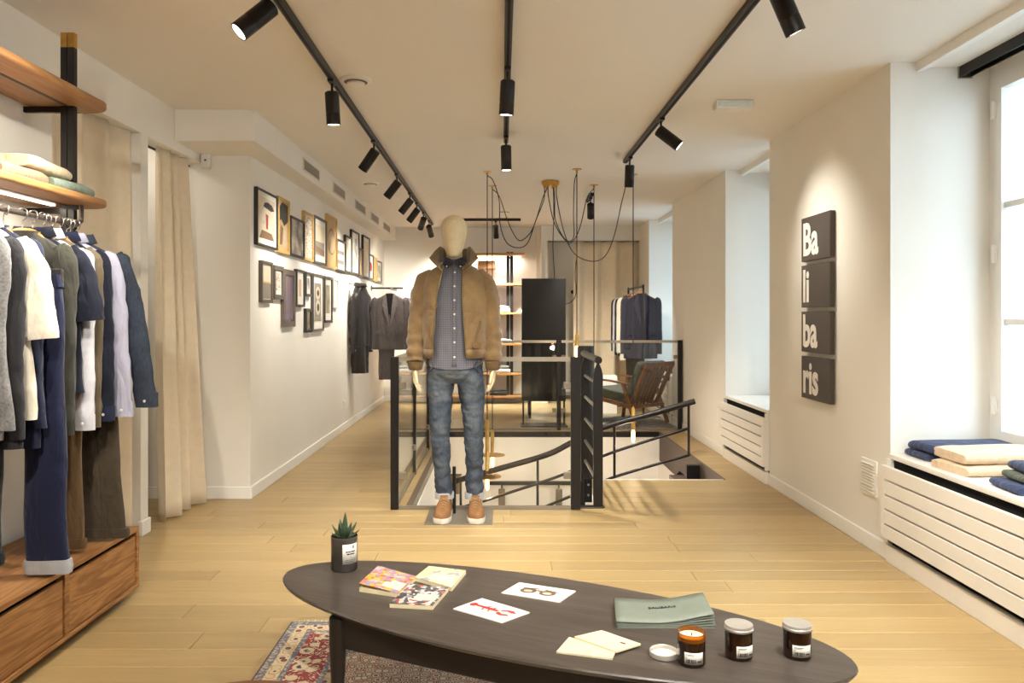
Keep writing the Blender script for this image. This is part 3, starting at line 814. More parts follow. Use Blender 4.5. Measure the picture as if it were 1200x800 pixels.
fabric('khaki_dark', (76, 64, 50), (66, 56, 44)); fabric('brown_twill', (102, 78, 52)); fabric('suit_grey', (100, 92, 90), (92, 85, 84)); fabric('suit_navy', (40, 38, 46))
fabric('jeans_indigo', (29, 32, 57), (30, 33, 58), ns=90, bstr=0.5); fabric('denim_cuff', (176, 176, 178)); fabric('sage', (128, 140, 124)); fabric('taupe_knit', (150, 124, 98), weave=200, bstr=0.5)
fabric('beige_knit', (214, 192, 158), weave=200, bstr=0.5); fabric('blue_chino', (64, 72, 102), (54, 61, 88)); fabric('sand_chino', (226, 200, 168)); fabric('moss_chino', (92, 98, 84))
fabric('cushion_green', (86, 90, 80), (78, 82, 72)); M('leather', (30, 25, 24), 0.34, bs=90, bstr=0.2, col2=(38, 32, 30)); M('shell_button', (230, 224, 214), 0.3)
# washed denim: pale worn bands on dark blue
m, nt, b = new_mat('denim_washed')
co = coord(nt, 'Object'); n1 = noise(nt, co, 5, 4, 0.6); n2 = noise(nt, coord(nt, 'Object', (220, 220, 40)), 1, 2)
nt.links.new(mixc(nt, 0.35, ramp(nt, n1, [(0.35, (28, 34, 46)), (0.7, (56, 64, 80))]), ramp(nt, n2, [(0.3, (22, 26, 38)), (0.7, (66, 74, 88))])), b.inputs['Base Color'])
b.inputs['Roughness'].default_value = 0.85; bump(nt, b, n2, 0.3, 0.002)

# ================================================================== GARMENTS ON HANGERS
def hanger(label, p, yaw=0, w=0.2, group='wooden hangers on the clothes rail', hook_h=0.075, open_up=True):
    """p: top of the rail at the hook; arms along local x"""
    t = thing('clothes_hanger', label, 'hanger', p, group, yaw)
    pts = [Vector((0.0, 0, -hook_h)), Vector((0.0, 0, -0.04)), Vector((0.012, 0, -0.03)), Vector((0.0185, 0, -0.012)), Vector((0.014, 0, 0.004)), Vector((0, 0, 0.0085)), Vector((-0.013, 0, 0.002)), Vector((-0.018, 0, -0.012))]
    MB().tube(crv(pts, 4), 0.0022, 8).build('hook', 'steel', t, smooth=True, local=True)
    arms = crv([(-w, 0, -hook_h - 0.095), (-w * 0.6, 0, -hook_h - 0.060), (-0.05, 0, -hook_h - 0.016), (0, 0, -hook_h - 0.002), (0.05, 0, -hook_h - 0.016), (w * 0.6, 0, -hook_h - 0.060), (w, 0, -hook_h - 0.095)], 4)
    n = len(arms)
    rs = [0.017 - 0.004 * (1 - abs(2 * i / (n - 1) - 1)) for i in range(n)]
    MB().tube(arms, rs, 10, flat=0.62, up=(0, 1, 0)).build('shoulder_bar', 'hanger_wood', t, smooth=True, local=True)
    return t
def garment(name, label, cat, p, mat, yaw=0, length=0.72, ws=0.19, wh=0.20, t=0.028, sleeve=0.6, sl_out=0.01, sl_r=0.05, drop=0.085, top=-0.078, collar=None, cuff=None, seed=0, group=None, front=None, neck=0.062, wr=0.013, lower=0.0):
    """a top hanging on a hanger: body, sleeves, collar and cuffs; local x across the shoulders, -y is the front"""
    rnd = random.Random(seed); ph = [rnd.uniform(0, 6) for _ in range(6)]
    o = thing(name, label, cat, p, group, yaw)
    rings = []
    zs = [top, top - 0.012] + [top - 0.012 - drop * f for f in (0.2, 0.4, 0.6, 0.8, 0.93, 1.0)] + [top - 0.012 - drop - (length - drop) * f for f in [i / 16 for i in range(1, 17)]]
    zsh = top - 0.012 - drop
    for z in zs:
        if z >= top - 0.012: w = neck; tt = t * 0.9
        elif z >= zsh:
            f = (top - 0.012 - z) / drop; w = neck + (ws - neck) * (1 - (1 - f) ** 1.25); tt = t * (0.9 + 0.1 * f)
        else:
            f = (zsh - z) / (length - drop); w = ws - 0.012 * smoothstep(0, 0.2, f) + (wh - ws + 0.012) * f; tt = t * (1 + 0.12 * math.sin(f * 3))
        fd = max(0, (zsh - z) / (length - drop))
        ring = []
        for k in range(44):
            a = 2 * PI * k / 44; c, s = math.cos(a), math.sin(a)
            x = w * math.copysign(abs(c) ** 0.75, c); y = tt * math.copysign(abs(s) ** 0.6, s)
            y *= 1 + 0.28 * fd * math.sin(x * 46 + ph[0] + z * 3) * (1 if s > 0 else -0.8)
            x += 0.008 * fd * math.sin(z * 11 + ph[1])
            ring.append(Vector((x, y, z)))
        rings.append(ring)
    b = MB().loft(rings).build('body', mat, o, smooth=True, local=True, angle=60)
    wrinkle(b, wr, 0.09)
    if sleeve:
        for sd in (1, -1):
            x0 = ws - 0.028; L = sleeve; q = rnd.uniform(-0.008, 0.008)
            so = sl_out if sd > 0 else min(sl_out, 0.03)
            path = crv([(sd * (x0 - 0.02), 0, zsh + 0.03), (sd * (x0 + 0.012), -0.004, zsh - 0.03), (sd * (x0 + 0.012 + so * 0.35), q, zsh - 0.3 * L), (sd * (x0 + 0.012 + so * 0.7), q - 0.004, zsh - 0.65 * L), (sd * (x0 + 0.008 + so), q, zsh - L)], 6)
            n = len(path)
            rs = [sl_r * (1.0 - 0.28 * (i / (n - 1)) if sleeve > 0.35 else 1.0 + 0.15 * i / (n - 1)) * (0.72 + 0.28 * smoothstep(0, 4, i)) * (1 + 0.02 * math.sin(i * 0.9 + ph[2])) for i in range(n)]
            s = MB().tube(path, rs, 16, flat=min(1.0, t * 1.02 / sl_r), up=(0, 1, 0)).build('sleeve', mat, o, smooth=True, local=True, angle=70)
            wrinkle(s, wr * 1.5, 0.06)
            if cuff:
                e = path[-1]; r = rs[-1] * 1.04
                MB().tube([e + Vector((0, 0, 0.055)), e + Vector((0, 0, -0.006))], r, 16, flat=min(1.0, t * 1.05 / sl_r), up=(0, 1, 0)).build('cuff', cuff, o, smooth=True, local=True, angle=50)
                if 'knit' not in cuff and 'rib' not in cuff and 'marl' not in cuff and name != 'hanging_cardigan':
                    MB().lathe([(0.006, 0), (0.005, 0.002)], n=10).tf(Matrix.Translation(e + Vector((0, -min(1.0, t * 1.05 / sl_r) * r - 0.001, 0.022))) @ Matrix.Rotation(R(90), 4, 'X')).build('button', 'shell_button', o, local=True)
    if collar:
        rg = []
        for z, k, l in ((top - 0.02, 1.1, 1.1), (top + 0.02, 1.02, 1.0), (top + 0.026, 1.15, 1.1), (top - 0.012, 1.42, 1.3)):
            rg.append([Vector((neck * k * math.cos(a), t * l * math.sin(a), z - 0.012 * max(0, -math.sin(a)))) for a in [2 * PI * j / 28 for j in range(28)]])
        MB().loft(rg, True, False).build('collar', collar, o, smooth=True, local=True, angle=60, solid=0.004)
    return o
def trousers(label, p, mat, length, top=-0.12, w0=0.10, w1=0.075, t=0.024, cuff=None, cuff_h=0.035, lean=0.0, xo=0.0, seed=0, group=None, yaw=0, name='hanging_trousers'):
    """trousers folded leg on leg, hung by the waistband"""
    o = thing(name, label, 'trousers', p, group, yaw)
    rnd = random.Random(seed); a0 = rnd.uniform(0, 6)
    def ring(z, grow=1.0):
        f = (top - z) / length; w = (w0 + (w1 - w0) * smoothstep(0, 0.75, f)) * grow
        cx = xo + lean * f
        r = []
        for k in range(32):
            a = 2 * PI * k / 32; c, s = math.cos(a), math.sin(a)
            y = t * grow * math.copysign(abs(s) ** 0.55, s) * (1 + 0.15 * math.sin(9 * f + a0 + 2 * c))
            r.append(Vector((cx + w * math.copysign(abs(c) ** 0.8, c) + 0.004 * math.sin(z * 14 + a0), y, z)))
        return r
    n = 20
    b = MB().loft([ring(top - length * i / n) for i in range(n + 1)]).build('legs', mat, o, smooth=True, local=True, angle=60)
    wrinkle(b, 0.006, 0.1)
    MB().loft([ring(top + 0.002, 1.06), ring(top - 0.042, 1.06)]).build('waistband', mat, o, smooth=True, local=True, angle=50)
    if cuff:
        z = top - length
        MB().loft([ring(z + cuff_h, 1.12), ring(z + cuff_h * 0.5, 1.16), ring(z - 0.004, 1.10)]).build('cuff', cuff, o, smooth=True, local=True, angle=50)
    return o

# ---- wall shelving on the left
XS, XRAIL, ZR = -1.72, -1.80, 1.635
sh = thing('wall_shelving', 'oak wall shelving on black steel uprights with brass caps above the clothes', 'shelving', (-1.88, 2.4, 0.31))
for yy in (1.45, 3.30):
    for dy in (-0.0, ):
        for dx in (-0.0155, 0.0155):
            MB().box(-1.86 + dx - 0.0135, -1.86 + dx + 0.0135, yy - 0.0135, yy + 0.0135, 0.316, 2.40).build('upright', 'black_metal', sh, bevel=0.001, seg=1)
            MB().box(-1.86 + dx - 0.0135, -1.86 + dx + 0.0135, yy - 0.0135, yy + 0.0135, 2.40, 2.463).build('brass_cap', 'brass', sh, bevel=0.001, seg=1)
    for z in (2.135, 1.70):
        MB().box(XL, -1.865, yy - 0.010, yy + 0.010, z - 0.012, z + 0.012).build('bracket', 'black_metal', sh)
def shelf_board(z):
    y0, y1, xb = 1.15, 3.42, -2.035
    r = 0.10
    poly = [(xb, y0), (XS, y0)] + [(XS - r + r * math.cos(a), y1 - 0.0 - r + r * math.sin(a)) for a in [PI / 2 * i / 8 for i in range(9)]] + [(xb + 0.05, y1), (xb, y1 - 0.05)]
    o = MB().prism(poly, z - 0.032, z).build('shelf', 'oak_shelf', sh, bevel=0.010, seg=3, smooth=True)
    MB().box(-1.868, -1.852, y0 + 0.02, 3.28, z - 0.0335, z - 0.030).build('slot_strip', 'black_metal', o)
    return o
shelf_board(2.18)
lo_ = shelf_board(1.755)
MB().box(-1.915, -1.895, 1.2, 3.26, 1.7165, 1.7225).build('led_strip', 'led_strip', lo_)
L = bpy.data.lights.new('led_lamp', 'AREA'); L.shape = 'RECTANGLE'; L.size = 0.02; L.size_y = 2.0; L.energy = 5; L.color = (1, 0.9, 0.76)
lo = bpy.data.objects.new('led_lamp', L); C.objects.link(lo); lo.parent = sh; lo.location = Vector((-1.905, 2.25, 1.713)) - wloc(sh)
MB().tube([(XRAIL, 1.3, ZR), (XRAIL, 3.25, ZR), (XRAIL, 3.285, ZR + 0.02), (XRAIL, 3.29, ZR + 0.095)], 0.0105, 12).build('clothes_rail', M('rail_grey', (96, 86, 78), 0.4, metal=0.6), sh, smooth=True)
MB().box(XRAIL - 0.012, -1.86, 3.284, 3.300, ZR + 0.07, ZR + 0.088).build('rail_arm', 'black_metal', sh)

# ---- low drawer cabinet under the clothes
cb = thing('drawer_cabinet', 'long low oak drawer cabinet under the hanging clothes', 'cabinet', (-1.83, 2.4, 0))
XF, Y1, ZT2, Z0 = -1.622, 3.435, 0.311, 0.04
MB().box(XL + 0.016, XF, 1.30, Y1, ZT2 - 0.020, ZT2).build('top_board', 'oak_cabinet', cb, bevel=0.002, seg=1)
MB().box(XL + 0.016, XF, 1.30, Y1, Z0, Z0 + 0.018).build('bottom_board', 'oak_cabinet', cb, bevel=0.002, seg=1)
for ya, yb in ((Y1 - 0.020, Y1), (2.853, 2.883), (2.135, 2.165), (1.30, 1.32)):
    MB().box(XL + 0.016, XF, ya, yb, Z0 + 0.018, ZT2 - 0.020).build('upright_panel', 'oak_cabinet', cb, bevel=0.0015, seg=1)
for ya, yb in ((2.883, Y1 - 0.020), (2.165, 2.853), (1.32, 2.135)):
    MB().box(XF - 0.024, XF - 0.006, ya + 0.003, yb - 0.003, Z0 + 0.021, ZT2 - 0.040).build('drawer_front', 'oak_cabinet', cb, bevel=0.002, seg=1)
MB().box(XF - 0.10, XF - 0.09, 1.32, Y1 - 0.02, Z0 + 0.018, ZT2 - 0.02).build('inner_back', 'void_black', cb)
MB().box(XL + 0.03, XF - 0.10, 1.36, Y1 - 0.08, 0.0, Z0).build('plinth', 'void_black', cb)

# ---- clothes on the rail, far to near
G = 'clothes on the left rail'
def hang(yy): return Vector((XRAIL, yy, ZR + 0.0105))
hl = ['pale natural wood hanger holding the denim jacket', 'wooden hanger holding the lilac shirt', 'wooden hanger holding the navy overshirt', 'wooden hanger holding the brown ribbed sweater',
      'wooden hanger holding the white shirt', 'wooden hanger holding the navy short-sleeved tee', 'wooden hanger holding the olive sweater', 'wooden hanger holding the navy cardigan',
      'wooden hanger holding the cream tee', 'wooden hanger holding the charcoal knit', 'wooden hanger holding the grey marl knit']
ysr = [3.245, 3.178, 3.122, 3.068, 3.008, 2.948, 2.885, 2.70, 2.635, 2.575, 2.51]
for l, yy in zip(hl, ysr): hanger(l, hang(yy), random.uniform(-0.04, 0.04), w=0.155)
garment('denim_jacket', 'washed blue denim jacket at the far end of the clothes rail', 'jacket', hang(ysr[0]), 'denim_washed', length=0.60, ws=0.205, wh=0.21, sleeve=0.60, sl_out=0.115, sl_r=0.062, cuff='denim_washed', collar='denim_washed', seed=1, group=G, t=0.03)
garment('hanging_shirt', 'pale lilac long-sleeved shirt hanging next to the denim jacket', 'shirt', hang(ysr[1]), 'lilac_shirt', length=0.66, ws=0.195, sleeve=0.63, sl_out=0.06, sl_r=0.055, cuff='lilac_shirt', collar='lilac_shirt', seed=2, group=G)
garment('hanging_overshirt', 'dark navy overshirt with a pale cuff button on the clothes rail', 'overshirt', hang(ysr[2]), 'navy_dark', length=0.66, ws=0.185, sleeve=0.64, sl_out=0.03, cuff='navy', collar='navy', seed=3, group=G)
garment('hanging_sweater', 'brown ribbed knit sweater on the clothes rail', 'sweater', hang(ysr[3]), 'brown_rib', length=0.64, ws=0.178, sleeve=0.66, sl_out=0.0, cuff='brown_rib', seed=4, group=G)
garment('hanging_shirt', 'white long-sleeved shirt between the ribbed sweater and the navy tee', 'shirt', hang(ysr[4]), 'white_shirt', length=0.68, ws=0.178, sleeve=0.66, sl_out=0.015, cuff='white_shirt', collar='white_shirt', seed=5, group=G)
garment('hanging_tee', 'navy short-sleeved tee hanging before the white shirt', 'tee', hang(ysr[5]), 'navy_dark', length=0.60, ws=0.175, sleeve=0.24, sl_out=0.05, sl_r=0.062, seed=6, group=G, collar='navy_dark')
garment('hanging_sweater', 'dark olive knit sweater on the clothes rail', 'sweater', hang(ysr[6]), 'olive_knit', length=0.66, ws=0.175, sleeve=0.66, sl_out=0.0, sl_r=0.055, cuff='olive_knit', seed=7, group=G, t=0.032)
garment('hanging_cardigan', 'navy knit cardigan hanging between the jeans and the cream tee', 'cardigan', hang(ysr[7]), 'navy', length=0.70, ws=0.165, sleeve=0.68, sl_out=-0.01, cuff='navy', seed=8, group=G)
garment('hanging_tee', 'cream short-sleeved tee with its wide sleeve towards the room', 'tee', hang(ysr[8]), 'cream_cloth', length=0.66, ws=0.175, sleeve=0.30, sl_out=0.045, sl_r=0.066, seed=9, group=G, collar='cream_cloth')
garment('hanging_sweater', 'charcoal knit sweater near the left edge of the picture', 'sweater', hang(ysr[9]), 'charcoal_knit', length=0.72, ws=0.17, sleeve=0.66, sl_out=0.0, sl_r=0.056, cuff='charcoal_knit', seed=10, group=G)
garment('hanging_sweater', 'grey marl sweater cut off by the left edge of the picture', 'sweater', hang(ysr[10]), 'grey_marl', length=0.68, ws=0.165, sleeve=0.62, sl_out=-0.01, cuff='grey_marl', seed=11, group=G)
GT2 = 'trousers hanging on the left rail'
def clip_hanger(label, yy, z=-0.102, xo=0.15):
    t = thing('clip_hanger', label, 'hanger', hang(yy), 'trouser hangers on the left rail')
    pts = [Vector((0.0, 0, z)), Vector((0.0, 0, -0.04)), Vector((0.012, 0, -0.03)), Vector((0.0185, 0, -0.012)), Vector((0.014, 0, 0.004)), Vector((0, 0, 0.0085)), Vector((-0.013, 0, 0.002)), Vector((-0.018, 0, -0.012))]
    MB().tube(crv(pts, 4), 0.0022, 8).build('hook', 'steel', t, smooth=True, local=True)
    MB().tube([(-0.12, 0, z), (xo + 0.05, 0, z)], 0.006, 10).build('bar', 'steel', t, smooth=True, local=True)
    for x in (xo - 0.04, xo + 0.04): MB().box(x - 0.012, x + 0.012, -0.008, 0.008, z - 0.043, z).build('clip', 'steel', t, local=True)
clip_hanger('steel clip hanger holding the dark khaki trousers', 3.205, -0.24, 0.08)
trousers('dark khaki trousers hanging at the far end above the cabinet', hang(3.205), 'khaki_dark', 1.055, top=-0.26, xo=0.06, w0=0.08, w1=0.095, t=0.02, cuff='khaki_dark', lean=0.075, seed=1, group=GT2)
clip_hanger('steel clip hanger holding the brown trousers', 3.04, -0.24, 0.06)
trousers('brown twill trousers hanging between the jeans and the khaki pair', hang(3.04), 'brown_twill', 1.05, top=-0.26, xo=0.04, w0=0.08, w1=0.085, cuff='brown_twill', seed=2, group=GT2, t=0.018, lean=0.02)
clip_hanger('steel clip hanger holding the indigo jeans', 2.775, -0.23, 0.16)
trousers('dark indigo jeans with turned-up pale cuffs, nearest the cabinet drawers', hang(2.775), 'jeans_indigo', 1.068, top=-0.25, xo=0.135, w0=0.075, w1=0.073, cuff='denim_cuff', cuff_h=0.045, seed=3, group=GT2, t=0.026, lean=0.025)
clip_hanger('steel clip hanger holding the black trousers', 2.56, -0.2, 0.06)
trousers('black trousers at the left edge of the picture', hang(2.56), 'black_cloth', 1.0, top=-0.22, xo=0.06, w0=0.085, w1=0.07, cuff='black_cloth', seed=4, group=GT2)

# ================================================================== FOLDED CLOTHES
def folded(name, label, cat, c, w, d, h, mat, yaw=0, fold='-x', group=None, seed=0, taper=0.0, tilt=0.0):
    """a garment folded once: two layers joined by a round fold on one side (fold '-x'), slit on the other; c is the base centre"""
    o = thing(name, label, cat, c, group, yaw)
    r = h / 4; n = 8
    prof = []
    hw = w / 2
    # outer outline, starting at the open end lower layer, around the fold, back to the open end, then the slit
    prof += [(hw, 0.0), (hw * 0.4, 0.0), (-hw * 0.3, 0.0), (-hw + 2 * r, 0.0)]
    for k in range(1, n): 
        a = -PI / 2 - PI * k / n
        prof.append((-hw + 2 * r + 2 * r * math.cos(a), 2 * r + 2 * r * math.sin(a)))
    prof += [(-hw + 2 * r, h), (-hw * 0.3, h * 1.02), (hw * 0.4, h * 1.0), (hw - 0.01, h), (hw, h - r * 0.6), (hw, h - 2 * r + 0.002), (hw - 0.02, h - 2 * r + 0.0005), (-hw * 0.2, h / 2 + 0.0005), (-hw * 0.2, h / 2 - 0.0005), (hw - 0.02, 2 * r - 0.0005), (hw, 2 * r - 0.002), (hw, r * 0.6)]
    rnd = random.Random(seed)
    rings = []
    m = 10
    for i in range(m + 1):
        f = i / m; yy = (f - 0.5) * d
        e = 1 - 0.18 * (abs(2 * f - 1) ** 6)
        sc = 1 - taper * f
        rings.append([Vector((x * (1 - 0.03 * abs(2 * f - 1) ** 4) * sc, yy, z * e * (1 + 0.06 * math.sin(5 * f + seed)))) for x, z in prof])
    b = MB().loft(rings)
    if tilt: b.tf(Matrix.Rotation(tilt, 4, 'Y'))
    b = b.build('cloth', mat, o, smooth=True, local=True, angle=60)
    wrinkle(b, 0.005, 0.07)
    return o
ZS1 = 1.755
folded('folded_sweater', 'sage green folded sweater on the lower oak shelf', 'sweater', (-1.875, 3.17, ZS1), 0.24, 0.30, 0.05, 'sage', fold='-x', yaw=PI, group='folded knits on the oak shelf', seed=1)
folded('folded_sweater', 'taupe brown folded sweater on the lower oak shelf, left of the sage one', 'sweater', (-1.885, 2.86, ZS1), 0.24, 0.28, 0.055, 'taupe_knit', yaw=PI, group='folded knits on the oak shelf', seed=2)
folded('folded_sweater', 'beige folded sweater on top of the pile on the oak shelf', 'sweater', (-1.885, 3.03, ZS1 + 0.057), 0.22, 0.34, 0.05, 'beige_knit', yaw=PI + 0.08, group='folded knits on the oak shelf', seed=3)
SG = 'folded trousers on the near window sill'
folded('folded_trousers', 'dark blue folded trousers under the other blue pair, back of the sill', 'trousers', (2.262, 3.79, 0.551), 0.46, 0.2, 0.035, 'blue_chino', group=SG, seed=4)
folded('folded_trousers', 'blue folded trousers on top at the back of the sill', 'trousers', (2.262, 3.77, 0.588), 0.45, 0.2, 0.045, 'blue_chino', yaw=0.1, group=SG, seed=5)
folded('folded_trousers', 'sand coloured folded trousers lying on the sill, lower of the two', 'trousers', (2.235, 3.46, 0.551), 0.26, 0.46, 0.045, 'sand_chino', yaw=R(95), group=SG, seed=6)
folded('folded_trousers', 'sand coloured folded trousers on top of the other sand pair', 'trousers', (2.25, 3.48, 0.598), 0.26, 0.44, 0.05, 'sand_chino', yaw=R(90), group=SG, seed=7)
folded('folded_trousers', 'bright blue folded trousers at the front of the sill, lowest of three', 'trousers', (2.23, 3.07, 0.551), 0.44, 0.22, 0.032, 'blue_chino', yaw=-0.12, group=SG, seed=8)
folded('folded_trousers', 'moss green folded trousers between the two blue pairs', 'trousers', (2.26, 3.07, 0.585), 0.40, 0.21, 0.03, 'moss_chino', yaw=-0.12, group=SG, seed=9)
folded('folded_trousers', 'blue folded trousers on top of the moss green pair', 'trousers', (2.28, 3.08, 0.617), 0.38, 0.20, 0.035, 'blue_chino', yaw=-0.12, group=SG, seed=10)

# ================================================================== MANNEQUIN
MX, MY = -0.26, 4.775
CXB = -0.293 - MX            # body axis relative to the base
man = thing('mannequin', 'cream faceless mannequin in tan suede jacket and jeans before the glass balustrade', 'mannequin', (MX, MY, 0))
O = Vector((MX, MY, 0))
def ell(cx, cy, z, a, b, n=36, pw=0.9):
    return [O + Vector((cx + a * math.copysign(abs(math.cos(t)) ** pw, math.cos(t)), cy + b * math.copysign(abs(math.sin(t)) ** pw, math.sin(t)), z)) for t in [2 * PI * k / n for k in range(n)]]
def ptube(mb, pts, rs, n=14, flat=1.0, up=(0, 1, 0), k=5):
    """smooth tapering limb through joints"""
    c = crv(pts, k); m = len(pts) - 1
    rr = []
    for i in range(len(c)):
        f = min(i / k, m - 1e-6); j = int(f); rr.append(rs[j] + (rs[j + 1] - rs[j]) * (f - j))
    return mb.tube([O + p for p in c], rr, n, flat=flat, up=up)
# --- body: head, neck, torso, arms with five-fingered hands, legs; one continuous skin
bd = MB()
hx = -0.297 - MX
head = [(1.612, 0.022, 0.034, -0.042), (1.622, 0.038, 0.054, -0.034), (1.64, 0.049, 0.070, -0.022), (1.67, 0.060, 0.084, -0.010), (1.70, 0.068, 0.092, 0.0), (1.74, 0.0765, 0.097, 0.004), (1.78, 0.0805, 0.099, 0.006), (1.81, 0.079, 0.096, 0.008), (1.835, 0.072, 0.087, 0.010), (1.855, 0.058, 0.070, 0.012), (1.868, 0.040, 0.048, 0.013), (1.876, 0.015, 0.02, 0.014)]
bd.loft([ell(hx, c, z, a, b, 32, 1.0) for z, a, b, c in head])
bd.loft([ell(hx + (CXB - hx) * f, c, z, a, b, 28, 1.0) for z, a, b, c, f in ((1.70, 0.048, 0.055, 0.02, 0), (1.64, 0.050, 0.055, 0.02, 0.2), (1.60, 0.052, 0.056, 0.02, 0.5), (1.55, 0.062, 0.06, 0.015, 1), (1.50, 0.14, 0.08, 0.01, 1))])
bd.loft([ell(CXB, 0.01, z, a, b) for z, a, b in ((0.86, 0.10, 0.07), (0.92, 0.135, 0.09), (1.0, 0.13, 0.085), (1.12, 0.125, 0.085), (1.3, 0.15, 0.10), (1.42, 0.165, 0.095), (1.5, 0.14, 0.08), (1.545, 0.06, 0.06))])
HND = []
for sd in (-1, 1):
    wr_ = Vector((CXB + sd * 0.238, -0.045, 0.935))
    ptube(bd, [(CXB + sd * 0.14, 0.01, 1.49), (CXB + sd * 0.20, 0.015, 1.36), (CXB + sd * 0.228, 0.02, 1.2), (CXB + sd * 0.238, -0.02, 1.04), wr_], [0.05, 0.047, 0.04, 0.034, 0.026])
    # palm
    dn = Vector((sd * 0.01, -0.035, -1)).normalized()
    rings = []
    for s, a, b in ((-0.03, 0.024, 0.020), (0.0, 0.023, 0.020), (0.03, 0.019, 0.031), (0.06, 0.016, 0.037), (0.085, 0.014, 0.037), (0.098, 0.010, 0.034)):
        c = O + wr_ + dn * s
        rings.append([c + Vector((a * math.cos(t), b * math.sin(t), 0)) for t in [2 * PI * k / 20 for k in range(20)]])
    bd.loft(rings)
    kn = wr_ + dn * 0.088
    # four fingers fanned front to back, slightly curled inwards
    for i, (dy, ln, cu) in enumerate(((-0.027, 0.072, 0.22), (-0.009, 0.082, 0.26), (0.009, 0.076, 0.32), (0.026, 0.060, 0.40))):
        p0 = kn + Vector((0, dy, 0.008)); pts = [p0]; ang = 0.06
        for seg in (0.42, 0.32, 0.26):
            ang += cu * 0.9
            pts.append(pts[-1] + Vector((-sd * math.sin(ang), (dy * 0.7 - 0.1), -math.cos(ang))).normalized() * ln * seg)
        bd.tube([O + p for p in crv(pts, 4)], [0.0085 - 0.0022 * k / 12 for k in range(13)], 10, up=(0, 1, 0))
    # thumb from the front side of the palm
    t0 = wr_ + dn * 0.025 + Vector((0, -0.022, 0))
    pts = [t0, t0 + Vector((-sd * 0.008, -0.022, -0.024)), t0 + Vector((-sd * 0.014, -0.034, -0.052)), t0 + Vector((-sd * 0.018, -0.038, -0.076))]
    bd.tube([O + p for p in crv(pts, 4)], [0.0115 - 0.004 * k / 12 for k in range(13)], 10, up=(1, 0, 0))
LL = [(-0.09 + CXB, 0.01), (0.105 + CXB, 0.01)]
legs = {-1: [(CXB - 0.078, 0.015, 0.88), (CXB - 0.088, 0.012, 0.72), (CXB - 0.088, 0.0, 0.52), (CXB - 0.078, 0.02, 0.30), (CXB - 0.066, 0.04, 0.10)],
        1: [(CXB + 0.088, 0.015, 0.88), (CXB + 0.112, 0.012, 0.72), (CXB + 0.118, 0.0, 0.52), (CXB + 0.122, 0.02, 0.30), (CXB + 0.122, 0.04, 0.10)]}
for sd in (-1, 1): ptube(bd, legs[sd], [0.075, 0.066, 0.048, 0.045, 0.036])
body = bd.build('body', 'mannequin_cloth', man, smooth=True, angle=180)
mm = body.modifiers.new('skin', 'REMESH'); mm.mode = 'VOXEL'; mm.voxel_size = 0.0042; mm.use_smooth_shade = True
mm = body.modifiers.new('soft', 'SMOOTH'); mm.iterations = 3; mm.factor = 0.5

# --- jeans
m, nt, b = new_mat('jeans_faded')
co = coord(nt, 'Object'); g_ = nt.nodes.new('ShaderNodeSeparateXYZ'); nt.links.new(co, g_.inputs[0])
wn = noise(nt, coord(nt, 'Object', (4, 4, 9)), 1.3, 2, 0.5, 0.6)
wk = noise(nt, coord(nt, 'Object', (5, 5, 34)), 1.0, 2, 0.5, 0.4)
tw = noise(nt, coord(nt, 'Object', (260, 260, 60)), 1, 2)
ft = math_n(nt, 'MULTIPLY', math_n(nt, 'ADD', g_.outputs[1], 0.0), -8.0)      # worn paler on the front of the thighs
fac = math_n(nt, 'ADD', math_n(nt, 'ADD', math_n(nt, 'MULTIPLY', wn, 0.35), math_n(nt, 'MULTIPLY', wk, 0.22)), math_n(nt, 'MULTIPLY', ft, 0.30))
c = ramp(nt, fac, [(0.20, (34, 40, 54)), (0.42, (64, 73, 86)), (0.64, (116, 120, 124))])
nt.links.new(mixc(nt, 0.2, c, ramp(nt, tw, [(0.3, (34, 40, 54)), (0.7, (134, 140, 146))])), b.inputs['Base Color'])
b.inputs['Roughness'].default_value = 0.85; b.inputs['Specular IOR Level'].default_value = 0.2; bump(nt, b, tw, 0.3, 0.002)
jn = MB()
jn.loft([ell(CXB + dx, 0.01, z, a, b) for z, a, b, dx in ((0.835, 0.06, 0.075, 0.0), (0.87, 0.135, 0.112, 0.004), (0.91, 0.170, 0.122, 0.004), (0.95, 0.172, 0.118, 0.0), (1.0, 0.165, 0.11, 0.0), (1.05, 0.155, 0.10, 0.0))])
for sd in (-1, 1):
    pts = [(CXB + sd * 0.085 + 0.003, 0.012, 0.90)] + [(x, y, z) for x, y, z in legs[sd][1:4]] + [(legs[sd][4][0], 0.032, 0.135)]
    c = crv(pts, 10); rs = []
    for i, p in enumerate(c):
        base = interp([(0.10, 0.053), (0.14, 0.054), (0.3, 0.053), (0.52, 0.059), (0.72, 0.074), (0.90, 0.090)], p.z)[0]
        rs.append(base * (1 + 0.035 * math.sin(p.z * 75 + sd) * smoothstep(0.55, 0.25, p.z)))
    jn.tube([O + p for p in c], rs, 28, flat=1.12, up=(0, 1, 0))
jeans = jn.build('jeans', 'jeans_faded', man, smooth=True, angle=180)
mm = jeans.modifiers.new('skin', 'REMESH'); mm.mode = 'VOXEL'; mm.voxel_size = 0.006; mm.use_smooth_shade = True
mm = jeans.modifiers.new('soft', 'SMOOTH'); mm.iterations = 6; mm.factor = 0.5
wrinkle(jeans, 0.026, 0.055)
